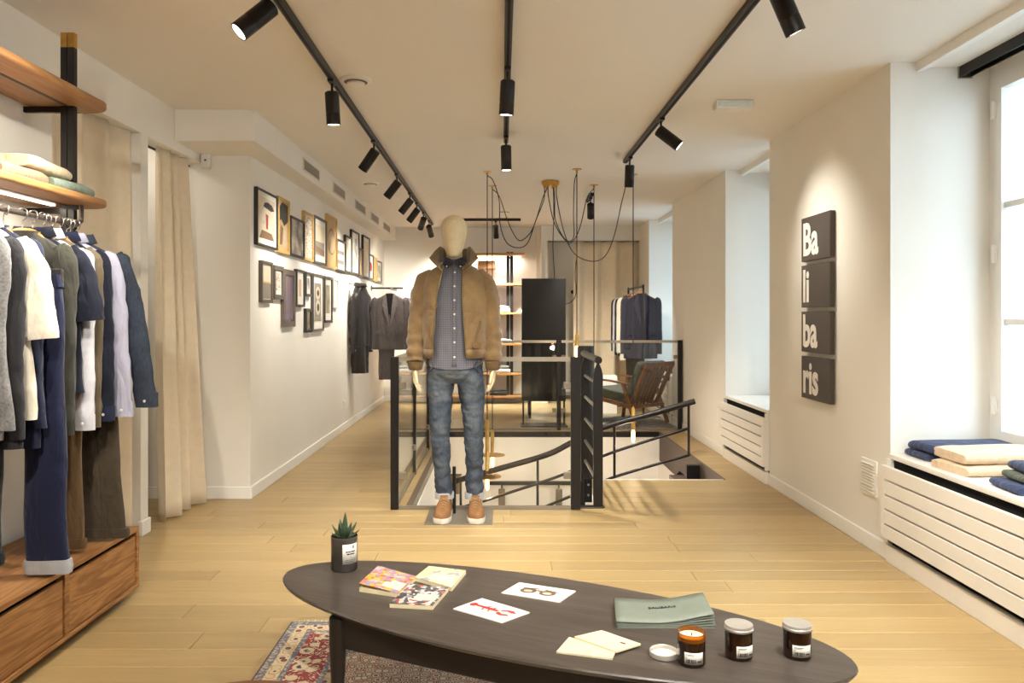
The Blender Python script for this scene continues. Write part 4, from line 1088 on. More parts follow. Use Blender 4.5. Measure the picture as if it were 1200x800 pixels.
for sd in (-1, 1):
    x = legs[sd][4][0]
    MB().lathe([(0.053, 0.112), (0.0595, 0.112), (0.0605, 0.145), (0.0575, 0.152), (0.053, 0.150)], O + Vector((x, 0.032, 0)), 28).build('jeans_cuff', 'denim_cuff', jeans, smooth=True)
    for sx, px in ((sd, 0.145),):
        MB().tube([O + Vector((CXB + sd * 0.15, -0.052, 0.985)), O + Vector((CXB + sd * 0.12, -0.098, 0.935)), O + Vector((CXB + sd * 0.155, -0.085, 0.90))], 0.0025, 6).build('pocket_seam', 'jeans_indigo', jeans, smooth=True)

# --- shirt: blue-grey check, buttoned, hem over the jeans
m, nt, b = new_mat('check_shirt')
co = coord(nt, 'Object'); g_ = nt.nodes.new('ShaderNodeSeparateXYZ'); nt.links.new(co, g_.inputs[0])
def stripes(s, f, w): return math_n(nt, 'LESS_THAN', math_n(nt, 'ABSOLUTE', math_n(nt, 'SUBTRACT', math_n(nt, 'FRACT', math_n(nt, 'MULTIPLY', s, f)), 0.5)), w)
wsum = math_n(nt, 'ADD', math_n(nt, 'MULTIPLY', stripes(g_.outputs[0], 72, 0.16), 0.5), math_n(nt, 'MULTIPLY', stripes(g_.outputs[2], 72, 0.16), 0.5))
c = ramp(nt, wsum, [(0.0, (92, 91, 98)), (0.5, (74, 73, 82)), (1.0, (54, 54, 64))])
c = mixc(nt, noise(nt, co, 9, 3), c, lin((108, 106, 112)), 'MIX')
nt.links.new(mixc(nt, 0.6, ramp(nt, wsum, [(0.0, (120, 117, 124)), (0.5, (96, 94, 102)), (1.0, (70, 69, 78))]), c), b.inputs['Base Color'])
b.inputs['Roughness'].default_value = 0.9
TOR = [(0.90, 0.178, 0.130), (1.0, 0.172, 0.122), (1.12, 0.165, 0.116), (1.25, 0.172, 0.122), (1.38, 0.185, 0.125), (1.45, 0.185, 0.115), (1.50, 0.165, 0.098), (1.54, 0.11, 0.08), (1.575, 0.075, 0.072), (1.60, 0.066, 0.068)]
rings = []
for i in range(32):
    z = 0.925 + (1.60 - 0.925) * i / 31
    a, bb_ = interp(TOR, z)
    rg = ell(CXB, 0.008, z, a, bb_, 56)
    if i == 0:
        for k, p in enumerate(rg): p.z += 0.035 * abs(math.cos(2 * PI * k / 56)) ** 3
    for k, p in enumerate(rg):
        t = 2 * PI * k / 56; p.y += 0.003 * math.sin(11 * t + z * 9) * smoothstep(1.2, 0.95, z)
    rings.append(rg)
shirt = MB().loft(rings, True, False).build('shirt', 'check_shirt', man, smooth=True, angle=180)
wrinkle(shirt, 0.016, 0.06)
def front_y(z, x):
    a, bb_ = interp(TOR, z); u = min(0.98, abs(x - CXB) / a); return 0.008 - bb_ * (1 - u ** 2) ** 0.5
rg = []
for s, z0 in ((-0.016, 0), (0.016, 0)):
    rg.append([O + Vector((CXB + 0.005 + s, front_y(z, CXB) - 0.0035, z)) for z in [0.94 + 0.62 * i / 24 for i in range(25)]])
MB().loft(rg, False, False).build('button_placket', 'check_shirt', shirt, smooth=True, solid=0.003)
for z in (1.515, 1.43, 1.345, 1.26, 1.175, 1.09, 1.0):
    MB().lathe([(0.0062, 0.0), (0.0055, 0.003)], n=12).tf(Matrix.Translation(O + Vector((CXB + 0.006, front_y(z, CXB) - 0.007, z))) @ Matrix.Rotation(R(90), 4, 'X')).build('button', 'shell_button', shirt, smooth=True)
for sd in (-1, 1):     # button-down collar leaves
    q = [(CXB + sd * 0.001, -0.074, 1.592), (CXB + sd * 0.052, -0.050, 1.612), (CXB + sd * 0.064, -0.010, 1.622), (CXB + sd * 0.074, -0.020, 1.590), (CXB + sd * 0.068, -0.074, 1.562), (CXB + sd * 0.040, -0.102, 1.540), (CXB + sd * 0.004, -0.090, 1.578)]
    l = MB().add([O + Vector(p) for p in q], [(0, 1, 5, 6), (1, 2, 3, 4), (1, 4, 5)])
    l = l.build('collar_leaf', fabric('collar_dark', (50, 48, 55)), shirt, solid=0.004, bevel=0.001, seg=1)
    MB().lathe([(0.005, 0), (0.004, 0.003)], n=10).tf(Matrix.Translation(O + Vector((CXB + sd * 0.042, -0.104, 1.551))) @ Matrix.Rotation(R(80), 4, 'X')).build('collar_button', 'shell_button', l)

# --- suede jacket, open at the front
m, nt, b = new_mat('suede')
co = coord(nt, 'Object'); n1 = noise(nt, co, 7, 4, 0.6); n2 = noise(nt, co, 180, 2)
nt.links.new(mixc(nt, 0.25, ramp(nt, n1, [(0.3, (108, 84, 53)), (0.7, (142, 113, 75))]), ramp(nt, n2, [(0.3, (98, 78, 52)), (0.7, (156, 128, 92))])), b.inputs['Base Color'])
b.inputs['Roughness'].default_value = 0.9; b.inputs['Sheen Weight'].default_value = 0.35; b.inputs['Specular IOR Level'].default_value = 0.2; bump(nt, b, n2, 0.25, 0.003)
M('zip_metal', (170, 150, 110), 0.35, metal=1.0); fabric('suede_knit', (112, 88, 58), weave=160, bstr=0.7)
JT = [(1.0, 0.188, 0.150), (1.05, 0.202, 0.160), (1.15, 0.205, 0.160), (1.28, 0.205, 0.155), (1.40, 0.208, 0.150), (1.46, 0.204, 0.135), (1.505, 0.182, 0.115), (1.535, 0.142, 0.100), (1.56, 0.105, 0.092), (1.578, 0.090, 0.088)]
def jedge(z):      # x of the two front edges (px in the photo / 188 px per m)
    l = interp([(1.0, -0.128), (1.15, -0.118), (1.35, -0.104), (1.58, -0.058)], z)[0]
    r = interp([(1.0, 0.078), (1.15, 0.068), (1.35, 0.055), (1.58, 0.055)], z)[0]
    return l, r
NR = 64
rings = []
for i in range(34):
    z = 1.0 + (1.578 - 1.0) * i / 33
    a, bb_ = interp(JT, z); l, r = jedge(z)
    tr = -math.acos(max(-1, min(1, r / a))); tl = -math.acos(max(-1, min(1, l / a)))      # front is -y: sin<0
    tl += 2 * PI
    ring = []
    for k in range(NR + 1):
        t = tr + (tl - tr) * k / NR
        c_, s_ = math.cos(t), math.sin(t)
        fold = 0.0045 * math.sin(z * 38 + 4 * t) * smoothstep(1.32, 1.02, z)
        ring.append(O + Vector((CXB + (a + fold) * c_, 0.006 + (bb_ + fold) * s_, z)))
    rings.append(ring)
jk = MB().loft(rings, False, False).build('jacket', 'suede', man, smooth=True, angle=180, solid=0.006)
wrinkle(jk, 0.022, 0.06)
for e in (0, NR):       # zip tapes along both edges
    MB().tube([rg[e] + Vector((0, -0.004, 0)) for rg in rings[::3]] , 0.0035, 8, flat=1.0).build('zip', 'zip_metal', jk, smooth=True)
# hem band
hb = []
for z in (0.992, 1.045):
    a, bb_ = interp(JT, z); l, r = jedge(z); tr = -math.acos(r / a); tl = -math.acos(l / a) + 2 * PI
    hb.append([O + Vector((CXB + (a + 0.005) * math.cos(t), 0.006 + (bb_ + 0.005) * math.sin(t), z)) for t in [tr + (tl - tr) * k / NR for k in range(NR + 1)]])
MB().loft(hb, False, False).build('hem_band', 'suede', jk, smooth=True, angle=180, solid=0.007)
MB().box(MX + CXB + 0.118, MX + CXB + 0.170, MY - 0.150, MY - 0.138, 1.055, 1.09).tf(Matrix.Identity(4)).build('hem_tab', 'suede_knit', jk, bevel=0.002, seg=1)
for sd in (-1, 1):      # slanted welt pockets
    MB().beam(O + Vector((CXB + sd * 0.165, -0.112, 1.22)), O + Vector((CXB + sd * 0.135, -0.130, 1.11)), 0.010, 0.008, up=(0, -1, 0)).build('pocket_welt', 'suede_knit', jk, bevel=0.002, seg=1)
# stand-up collar: a band round the back of the neck opening into two spread points
def cpt(f):
    """f -1..1 from the left front point round the back to the right one: lower seam point and upper edge point"""
    sd = 1 if f >= 0 else -1; g = abs(f)
    low = interp([(0.0, 0.0, 0.098, 1.585), (0.35, 0.075, 0.075, 1.582), (0.62, 0.098, 0.015, 1.570), (0.82, 0.086, -0.062, 1.545), (1.0, 0.062, -0.112, 1.510)], g)
    upp = interp([(0.0, 0.0, 0.112, 1.668), (0.35, 0.075, 0.090, 1.676), (0.58, 0.092, 0.022, 1.684), (0.74, 0.118, -0.040, 1.652), (0.88, 0.150, -0.085, 1.604), (1.0, 0.104, -0.125, 1.560)], g)
    return [O + Vector((CXB + sd * q[0], q[1], q[2])) for q in (low, upp)]
fr_ = [-1 + 2 * k / 48 for k in range(49)]
prs = [cpt(f) for f in fr_]
cr = [[p[0] + (p[1] - p[0]) * v + (p[1] - p[0]).cross(Vector((0, 0, 1))) * 0.0 for p in prs] for v in (0, 0.25, 0.5, 0.75, 1.0)]
MB().loft(cr, False, False).build('jacket_collar', 'suede', jk, smooth=True, angle=180, solid=0.008)
# sleeves
for sd in (-1, 1):
    pts = [(CXB + sd * 0.135, 0.008, 1.515), (CXB + sd * 0.178, 0.010, 1.475), (CXB + sd * 0.205, 0.014, 1.38), (CXB + sd * 0.222, 0.020, 1.25), (CXB + sd * 0.232, 0.008, 1.13), (CXB + sd * 0.238, -0.025, 1.02), (CXB + sd * 0.238, -0.042, 0.965)]
    c = crv(pts, 8); rs = []
    for i, p in enumerate(c):
        r = interp([(0.96, 0.050), (1.02, 0.058), (1.13, 0.060), (1.25, 0.062), (1.38, 0.066), (1.475, 0.056), (1.515, 0.030)], p.z)[0]
        rs.append(r * (1 + 0.085 * math.sin(p.z * 95 + sd * 1.3) * smoothstep(1.22, 1.02, p.z)))
    s = MB().tube([O + p for p in c], rs, 26, flat=1.18, up=(0, 1, 0)).build('jacket_sleeve', 'suede', jk, smooth=True, angle=180)
    wrinkle(s, 0.026, 0.05)
    MB().loft([[O + Vector((CXB + sd * 0.238 + a * math.cos(t), -0.042 + dy + a * 1.05 * math.sin(t), z)) for t in [2 * PI * k / 24 for k in range(24)]] for z, a, dy in ((0.972, 0.044, 0.0), (0.966, 0.049, 0.0), (0.945, 0.047, -0.002), (0.924, 0.042, -0.003), (0.918, 0.038, -0.003))]).build('sleeve_cuff', 'suede_knit', jk, smooth=True)

# --- sneakers
M('sneaker_suede', (140, 98, 58), 0.85, bs=160, bstr=0.3, col2=(122, 84, 48)); M('rubber_white', (226, 218, 206), 0.6); M('lace', (172, 138, 98), 0.8); fabric('sock', (214, 190, 140))
def shoe_outline(f, hw):      # f 0 heel .. 1 toe
    return hw * (0.80 * math.sin(min(1, f * 7) * PI / 2) if f < 0.14 else interp([(0.14, 0.80), (0.35, 0.78), (0.55, 0.92), (0.72, 1.0), (0.86, 0.93), (0.95, 0.66), (0.985, 0.38), (1.0, 0.12)], f)[0])
for k, sd in enumerate((-1, 1)):
    cx = (521 - 539) / 188.3 if sd < 0 else (557.5 - 539) / 188.3
    s = thing('sneaker', ['tan suede sneaker with white sole on the mannequin, left in the picture', 'tan suede sneaker with white sole on the mannequin, right in the picture'][k], 'shoe', (MX + cx, MY, 0.006), 'the mannequin sneakers')
    yaw = sd * 0.06
    def ring(z, grow, yo=0.0, zt=None):
        r = []
        fs = [i / 16 for i in range(17)]
        L = 0.292
        rt = [(shoe_outline(f, 0.054) * grow, 0.115 - f * L * (1 + 0.03 * (grow - 1))) for f in fs]
        for x, y in rt: r.append((x, y))
        for x, y in reversed(rt[1:-1]): r.append((-x, y))
        return [Vector((x * math.cos(yaw) - y * math.sin(yaw), x * math.sin(yaw) + y * math.cos(yaw) - 0.012, z)) for x, y in r]
    base = Vector((MX + cx, MY, 0))
    sole = MB().loft([[base + p for p in ring(z, g_)] for z, g_ in ((0.006, 0.97), (0.010, 1.03), (0.034, 1.03), (0.037, 1.0))]).build('sole', 'rubber_white', s, smooth=True, angle=50)
    up_ = []
    for q in range(9):       # upper: each ring shrinks towards the ankle and the toe stays low
        v = q / 8
        rr = []
        for p in ring(0, 0.99 - 0.02 * v):
            yy = p.y + 0.012
            f = (0.115 - yy) / 0.292
            ht = interp([(0.0, 0.072), (0.15, 0.075), (0.36, 0.082), (0.45, 0.086), (0.62, 0.068), (0.78, 0.047), (0.90, 0.036), (1.0, 0.022)], f)[0]
            sh_ = math.cos(v * PI / 2) ** 0.5 if f > 0.40 else 1 - 0.22 * v
            xin = p.x * (sh_ if f > 0.40 else sh_)
            rr.append(base + Vector((xin, p.y * (1.0 if f < 0.95 else 1 - 0.02 * v), 0.036 + ht * math.sin(v * PI / 2))))
        up_.append(rr)
    MB().loft(up_).build('upper', 'sneaker_suede', s, smooth=True, angle=70)
    tg = MB().loft([[base + Vector((0.024 * math.cos(t) , -0.028 - y0, z) ) + Vector((0, 0.010 * math.sin(t), 0)) for t in [2 * PI * j / 14 for j in range(14)]] for z, y0 in ((0.095, 0.045), (0.12, 0.018), (0.142, 0.004))]).build('tongue', 'sneaker_suede', s, smooth=True)
    for j in range(5):
        yy = -0.050 - j * 0.020; zz = 0.121 - j * 0.0115
        MB().tube([base + Vector((-0.026, yy + 0.004, zz - 0.010)), base + Vector((0.0, yy - 0.004, zz + 0.004)), base + Vector((0.026, yy + 0.004, zz - 0.010))], 0.0032, 6).build('lace', 'lace', s, smooth=True)
    for j in (-1, 1): MB().tube(crv([base + Vector((0, -0.046, 0.128)), base + Vector((j * 0.02, -0.058, 0.132)), base + Vector((j * 0.03, -0.066, 0.116)), base + Vector((j * 0.008, -0.055, 0.124))], 4), 0.0026, 6).build('bow', 'lace', s, smooth=True)
    MB().tube([base + Vector((0, 0.05, 0.075)), base + Vector((0, 0.042, 0.145))], 0.040, 16, flat=1.1, up=(0, 1, 0)).build('sock', 'sock', s, smooth=True)
MB().box(MX - 0.205, MX + 0.205, 4.59, 4.94, 0.0, 0.006).build('base_plate', M('plate_grey', (128, 118, 106), 0.5, metal=0.4), man, bevel=0.001, seg=1)
MB().tube([(MX - 0.04, MY + 0.07, 0.006), (MX - 0.04, MY + 0.07, 0.30)], 0.011, 12).build('support_rod', 'black_metal', man, smooth=True)

# ================================================================== PICTURE FRAMES
M('frame_black', (46, 41, 38), 0.45); M('frame_gold', (206, 168, 98), 0.4, col2=(186, 146, 78)); M('frame_taupe', (98, 86, 76), 0.5); M('mat_board', (234, 228, 216), 0.8); M('frame_white', (232, 226, 214), 0.5)
M('frame_grey', (88, 80, 74), 0.5)
def art(name, stops, scale=6, stretch=(1, 1, 1), detail=3, vor=False):
    m, nt, b = new_mat(name)
    co = coord(nt, 'Object', stretch, loc=(random.uniform(0, 9), random.uniform(0, 9), random.uniform(0, 9)))
    if vor:
        n = nt.nodes.new('ShaderNodeTexVoronoi'); nt.links.new(co, n.inputs['Vector']); n.inputs['Scale'].default_value = scale; f = n.outputs['Distance']
    else: f = noise(nt, co, scale, detail)
    nt.links.new(ramp(nt, f, stops), b.inputs['Base Color']); b.inputs['Roughness'].default_value = 0.35
    return name
art('art_beige', [(0.3, (214, 200, 176)), (0.7, (198, 180, 152))]); art('art_photo_grey', [(0.3, (70, 68, 66)), (0.5, (150, 144, 134)), (0.7, (214, 206, 192))], 9)
art('art_ties', [(0.25, (70, 40, 44)), (0.40, (96, 84, 116)), (0.5, (52, 44, 60)), (0.6, (150, 128, 140)), (0.75, (136, 32, 36))], 3, (1, 22, 0.5)); art('art_script', [(0.4, (226, 216, 200)), (0.62, (150, 130, 110))], 24, (1, 1, 3))
art('art_sepia', [(0.3, (122, 98, 70)), (0.6, (196, 168, 124))], 5); art('art_tan', [(0.3, (200, 164, 112)), (0.7, (184, 146, 94))], 5); art('art_olive', [(0.35, (92, 86, 68)), (0.65, (158, 146, 116))], 12)
M('ink_dark', (58, 52, 48), 0.6); M('ink_brown', (126, 98, 74), 0.6); M('ink_grey', (140, 130, 118), 0.6); M('ink_red', (150, 44, 40), 0.6); M('ink_pale', (204, 190, 168), 0.6); M('paper_cream', (236, 224, 200), 0.7)
XFW = XP
def pic(xa, xb, yt, yb, frame, artm, label, matw=0.0, fw=0.014, extra=None, depth=0.028):
    """frame hung on the gallery wall; pixel edges of its front give its place along the wall"""
    xf = XP + depth
    A, B = atX(xa, yt, xf), atX(xb, yt, xf); Z0 = atX(xa, yb, xf).z; Z1 = A.z
    y0, y1 = A.y, B.y
    t = thing('picture_frame', label, 'picture frame', (XP, (y0 + y1) / 2, Z0), 'framed pictures on the left wall')
    f = MB(); f.box(XP, xf, y0, y0 + fw, Z0, Z1).box(XP, xf, y1 - fw, y1, Z0, Z1).box(XP, xf, y0 + fw, y1 - fw, Z0, Z0 + fw).box(XP, xf, y0 + fw, y1 - fw, Z1 - fw, Z1)
    f.build('frame', frame, t, bevel=0.0015, seg=1)
    xb_ = XP + depth - 0.012
    if matw: MB().box(XP, xb_, y0 + fw, y1 - fw, Z0 + fw, Z1 - fw).build('mat', 'mat_board', t)
    g = fw + matw
    a = MB().box(XP, xb_ + (0.001 if matw else 0), y0 + g, y1 - g, Z0 + g * 1.15, Z1 - g).build('print', artm, t)
    if extra:
        w, h = (y1 - y0 - 2 * g), (Z1 - Z0 - 2.15 * g)
        for k, (poly, m) in enumerate(extra):
            # poly in print units: u 0..1 along the wall, v 0..1 upwards
            p2 = [Vector((xb_ + 0.0015 + 0.0006 * k, y0 + g + u * w, Z0 + g * 1.15 + v * h)) for u, v in poly]
            p1 = [p - Vector((0.001, 0, 0)) for p in p2]
            MB().loft([p1, p2]).build('motif', m, a)
    return t
def circ(cx, cy, rx, ry, n=24): return [(cx + rx * math.cos(2 * PI * k / n), cy + ry * math.sin(2 * PI * k / n)) for k in range(n)]
figure = [([(0.05, 0.0), (0.95, 0.0), (0.8, 0.17), (0.2, 0.2)], 'ink_brown'), ([(0.2, 0.35), (0.8, 0.35), (0.88, 0.62), (0.70, 0.78), (0.30, 0.78), (0.14, 0.6)], 'ink_pale'), ([(0.45, 0.25), (0.56, 0.25), (0.58, 0.6), (0.42, 0.62)], 'ink_red'),
          ([(0.28, 0.78), (0.74, 0.72), (0.95, 0.76), (0.8, 0.88), (0.55, 0.92), (0.36, 0.88)], 'ink_dark')]
legsf = [([(0.0, 0.55), (0.3, 0.62), (0.6, 0.5), (1.0, 0.62), (1.0, 0.95), (0.4, 0.98), (0.1, 0.85)], 'ink_dark'), ([(0.15, 0.1), (0.38, 0.1), (0.5, 0.45), (0.3, 0.5)], 'ink_brown'), ([(0.5, 0.1), (0.75, 0.08), (0.8, 0.4), (0.55, 0.42)], 'ink_pale')]
pic(302, 326, 218.2, 286, 'frame_black', 'art_beige', 'black frame with a capped figure in a coat, nearest in the upper row', 0.036, extra=figure)
pic(326.8, 340, 229, 295, 'frame_gold', 'art_sepia', 'gold frame with a dark sepia scene of legs, second in the upper row', 0, 0.024, extra=legsf)
pic(341.3, 357.5, 252, 298.8, 'frame_black', 'art_photo_grey', 'black frame with a small grey photograph, third in the upper row', 0.0, 0.018)
pic(357, 368, 246.3, 304, 'frame_gold', 'art_script', 'gold frame with pale handwriting, fourth in the upper row', 0, 0.022)
pic(369.2, 383.3, 251.5, 307.8, 'frame_grey', 'art_beige', 'dark grey frame with a pale two-part print, fifth in the upper row', 0.05, 0.022, extra=[([(0, 0), (1, 0), (1, 0.45), (0, 0.45)], 'ink_grey'), ([(0, 0.1), (1, 0.02), (1, 0.2), (0, 0.3)], 'ink_brown')])
pic(384, 395.5, 249.7, 312.3, 'frame_gold', 'art_tan', 'gold frame with a grey oval motif, sixth in the upper row', 0, 0.022, extra=[(circ(0.5, 0.5, 0.42, 0.28), 'ink_grey'), (circ(0.5, 0.5, 0.36, 0.24), 'art_sepia'), (circ(0.5, 0.5, 0.07, 0.04), 'ink_pale')])
bars = [([(0.05, 0.1), (0.95, 0.1), (0.95, 0.28), (0.05, 0.28)], 'ink_grey'), ([(0.05, 0.55), (0.95, 0.55), (0.95, 0.72), (0.05, 0.72)], 'ink_grey')]
pic(395.8, 405.6, 279.2, 317, 'frame_black', 'mat_board', 'black frame with two grey bars, seventh in the upper row', 0.03, 0.02, extra=bars)
pic(405.3, 413.2, 274.7, 318.5, 'frame_black', 'art_beige', 'black frame with a narrow beige print, eighth in the upper row', 0.05, 0.02)
pic(412.5, 421.5, 268.3, 320, 'frame_black', 'art_photo_grey', 'tall black frame with a pale print, ninth in the upper row', 0.06, 0.02)
pic(421.5, 425.8, 290, 323.3, 'frame_taupe', 'art_tan', 'small taupe frame with tan paper, tenth in the upper row', 0.0, 0.02)
pic(426, 433.8, 274.7, 324.8, 'frame_black', 'art_beige', 'tall black frame with a beige print, eleventh in the upper row', 0.04, 0.02)
pic(433.3, 438, 297, 326.8, 'frame_black', 'mat_board', 'small black frame with a red spot, twelfth in the upper row', 0.02, 0.02, extra=[(circ(0.5, 0.5, 0.4, 0.25), 'ink_red')])
pic(438.3, 442.5, 300.5, 329, 'frame_gold', 'art_tan', 'small gold frame near the far end of the upper row', 0, 0.03)
pic(442.3, 447.7, 304.6, 330.2, 'frame_black', 'art_photo_grey', 'small black frame with grey print at the far end of the upper row', 0.04, 0.02)
pic(307.5, 320.2, 304.8, 354, 'frame_taupe', 'art_beige', 'taupe frame with a tan and grey print, nearest in the lower row', 0.0, 0.02, extra=[([(0.08, 0.02), (0.98, 0.02), (0.98, 0.46), (0.08, 0.46)], 'ink_grey'), ([(0.0, 0.47), (1, 0.47), (1, 0.5), (0, 0.5)], 'frame_gold')])
pic(322, 332.8, 310.4, 350, 'frame_grey', 'art_script', 'grey box frame with a pale narrow sheet, second in the lower row', 0.02, 0.034)
pic(333, 346.6, 314.7, 383.2, 'frame_taupe', 'art_ties', 'tall taupe frame holding striped purple and red ties', 0.0, 0.045)
pic(348.2, 357.7, 315, 359.3, 'frame_black', 'mat_board', 'black frame with a tan strip, fourth in the lower row', 0.03, 0.02, extra=[([(0.3, 0.15), (0.75, 0.15), (0.75, 0.85), (0.3, 0.85)], 'art_tan')])
pic(359, 365.9, 318, 346.8, 'frame_black', 'art_photo_grey', 'small black frame above another small one in the lower row', 0.03, 0.022)
pic(359.3, 365.9, 361.3, 389.8, 'frame_black', 'art_olive', 'small black frame hanging lowest on the wall', 0.0, 0.03)
pic(367.5, 380, 320, 388.5, 'frame_grey', 'art_beige', 'tall grey frame with two dark round motifs in the lower row', 0.06, 0.022, extra=[([(0, 0), (1, 0), (1, 1), (0, 1)], 'ink_grey'), (circ(0.5, 0.74, 0.36, 0.17), 'ink_pale'), (circ(0.5, 0.36, 0.36, 0.2), 'ink_pale'), (circ(0.5, 0.74, 0.18, 0.08), 'ink_dark'), (circ(0.5, 0.36, 0.18, 0.1), 'ink_dark'), ([(0, 0), (1, 0), (1, 0.12), (0, 0.12)], 'art_olive')])
pic(381, 390, 323.2, 378.3, 'frame_black', 'art_olive', 'tall black frame with a narrow grey strip, next to last in the lower row', 0.055, 0.026)
pic(391.5, 397, 325.8, 360.6, 'frame_white', 'mat_board', 'small white frame at the far end of the lower row', 0.02, 0.02)

# ================================================================== WALL LETTERING
M('sign_board', (70, 60, 52), 0.6); M('sign_white', (240, 234, 222), 0.6)
rowsz = []
for k, (txt, yn0, yn1, lab) in enumerate((('Ba', 246, 301, 'dark square sign panel with white letters Ba, topmost of four'), ('li', 306, 359.5, 'dark square sign panel with white letters li, second from the top'),
                                    ('ba', 364.5, 415.5, 'dark square sign panel with white letters ba, third from the top'), ('ris', 421, 474, 'dark square sign panel with white letters ris, lowest of four'))):
    xf = XR - 0.035
    yn = xf * FPX / (972.5 - VX); yf = xf * FPX / (939.2 - VX)
    z1 = at(972.5, yn0, yn).z; z0 = at(972.5, yn1, yn).z
    t = thing('sign_panel', lab, 'sign', (XR, (yn + yf) / 2, z0), 'lettering panels on the right wall')
    MB().box(xf, XR - 0.006, yn, yf, z0, z1).build('board', 'sign_board', t, bevel=0.0015, seg=1)
    MB().box(XR - 0.006, XR, yn + 0.03, yf - 0.03, z0 + 0.03, z1 - 0.03).build('spacer', 'void_black', t)
    h = z1 - z0
    # reading direction runs from the far edge towards the camera
    base = Vector((xf - 0.0008, yf - 0.022, z0 + h * 0.15))
    sz = 0.285
    text_mesh('lettering', txt, sz, 'sign_white', t, frame_mtx(base, (0, -1, 0), (0, 0, 1)) @ Matrix.Diagonal((0.86, 1, 1, 1)), 0.0008, 0.0075, 1.0)

# ================================================================== REAR OF THE SHOP
# ---- wall shelving on the back wall
rs_ = thing('rear_shelving', 'oak shelving with black upright on the back wall behind the mannequin', 'shelving', (-0.15, 11.0, 0.1))
for x in (-0.52, 0.115):
    for dx in (-0.026, 0.026): MB().box(x + dx - 0.022, x + dx + 0.022, 11.0, 11.04, 0.10, 2.165).build('upright', 'black_metal', rs_)
    for z in (2.09, 0.5): MB().box(x - 0.01, x + 0.01, 11.04, YB, z - 0.012, z + 0.012).build('bracket', 'black_metal', rs_)
for z, xa, xb in ((2.14, -0.62, 0.32), (1.71, -0.62, 0.30), (1.30, -0.62, 0.30), (0.86, -0.62, 0.30), (0.44, -0.62, 0.30), (0.12, -0.80, 0.34)):
    MB().box(xa, xb, 10.86, YB - 0.01, z - 0.03, z).build('shelf', 'oak_shelf_x', rs_, bevel=0.004)
MB().box(-0.34, -0.09, 10.84, YB - 0.02, 1.92, 2.03).build('hanging_box', 'oak_shelf_x', rs_, bevel=0.003)
MB().box(-0.6, 0.28, 11.10, 11.12, 2.105, 2.110).build('led_strip', 'led_strip', rs_)
L = bpy.data.lights.new('led_lamp', 'AREA'); L.shape = 'RECTANGLE'; L.size = 0.8; L.size_y = 0.02; L.energy = 6; L.color = (1, 0.9, 0.76)
lo = bpy.data.objects.new('led_lamp', L); C.objects.link(lo); lo.parent = rs_; lo.location = Vector((-0.15, 11.11, 2.103)) - wloc(rs_)
M('shirt_lavender', (206, 204, 222), 0.85)
RG = 'folded shirts on the rear shelving'
folded('folded_shirt', 'lavender folded shirt on the rear shelving beside the jacket shoulder', 'shirt', (0.0, 11.0, 1.30), 0.19, 0.24, 0.055, 'shirt_lavender', yaw=R(90), group=RG, seed=21)
folded('folded_shirt', 'lavender folded shirt lying on the other on the rear shelving', 'shirt', (0.0, 11.0, 1.357), 0.18, 0.2, 0.035, 'shirt_lavender', yaw=R(90), group=RG, seed=22)
folded('folded_shirt', 'white folded shirt on the rear shelf at balustrade height', 'shirt', (0.02, 11.0, 0.86), 0.20, 0.24, 0.06, 'white_shirt', yaw=R(90), group=RG, seed=23)
folded('folded_shirt', 'white folded shirt on the rear shelf beside the mannequin hand', 'shirt', (0.0, 11.0, 0.44), 0.24, 0.24, 0.06, 'white_shirt', yaw=R(90), group=RG, seed=24)
folded('folded_shirt', 'grey folded shirt on top of the white one beside the mannequin hand', 'shirt', (-0.01, 11.0, 0.502), 0.22, 0.22, 0.04, 'grey_marl', yaw=R(90), group=RG, seed=25)
folded('folded_shirt', 'black folded jumper on the lowest rear shelf', 'jumper', (-0.05, 11.0, 0.12), 0.28, 0.24, 0.055, 'black_cloth', yaw=R(90), group=RG, seed=26)
folded('folded_shirt', 'pale folded shirt on the left of the rear shelf behind the mannequin', 'shirt', (-0.40, 11.0, 1.30), 0.2, 0.24, 0.06, 'white_shirt', yaw=R(90), group=RG, seed=27)

# ---- tall black display on a stand
ds = thing('display_stand', 'tall black display panel on a floor stand behind the stairwell', 'display', (0.474, 8.75, 0))
M('screen_black', (24, 20, 18), 0.5, col2=(22, 19, 17), spec=0.4)
MB().box(0.226, 0.728, 8.73, 8.775, 0.28, 1.675).build('casing', 'black_metal', ds, bevel=0.004)
MB().box(0.25, 0.704, 8.725, 8.732, 0.31, 1.645).build('screen', 'screen_black', ds)
for x in (0.235, 0.700): MB().box(x, x + 0.02, 8.735, 8.77, 0.012, 0.285).build('leg', 'black_metal', ds)
MB().box(0.215, 0.74, 8.62, 8.90, 0.0, 0.012).build('foot_plate', 'black_metal', ds)
cbp = [CY + Vector((0.03, 0.03, -0.06)), at(649, 255, 7.6), at(648, 290, 8.2), at(650, 330, 8.80), at(650, 390, 8.80)]
MB().tube(crv(cbp, 6), 0.0045, 6).build('power_cord', 'cord', ds, smooth=True)
cbp = [at(676, 300, 8.6), at(674, 320, 8.72), at(675, 343, 8.78), at(670, 353, 8.79), at(661, 357, 8.78)]
MB().tube(crv(cbp, 6), 0.0045, 6).build('signal_cord', 'cord', ds, smooth=True)
# ---- low black bench by the display
bn = thing('low_bench', 'low black bench behind the display panel', 'bench', (0.62, 9.5, 0))
MB().box(0.30, 0.98, 9.35, 9.75, 0.24, 0.285).build('top', 'black_oak', bn, bevel=0.004)
for x in (0.33, 0.93):
    for y in (9.37, 9.71): MB().box(x, x + 0.03, y, y + 0.03, 0, 0.24).build('leg', 'black_metal', bn)

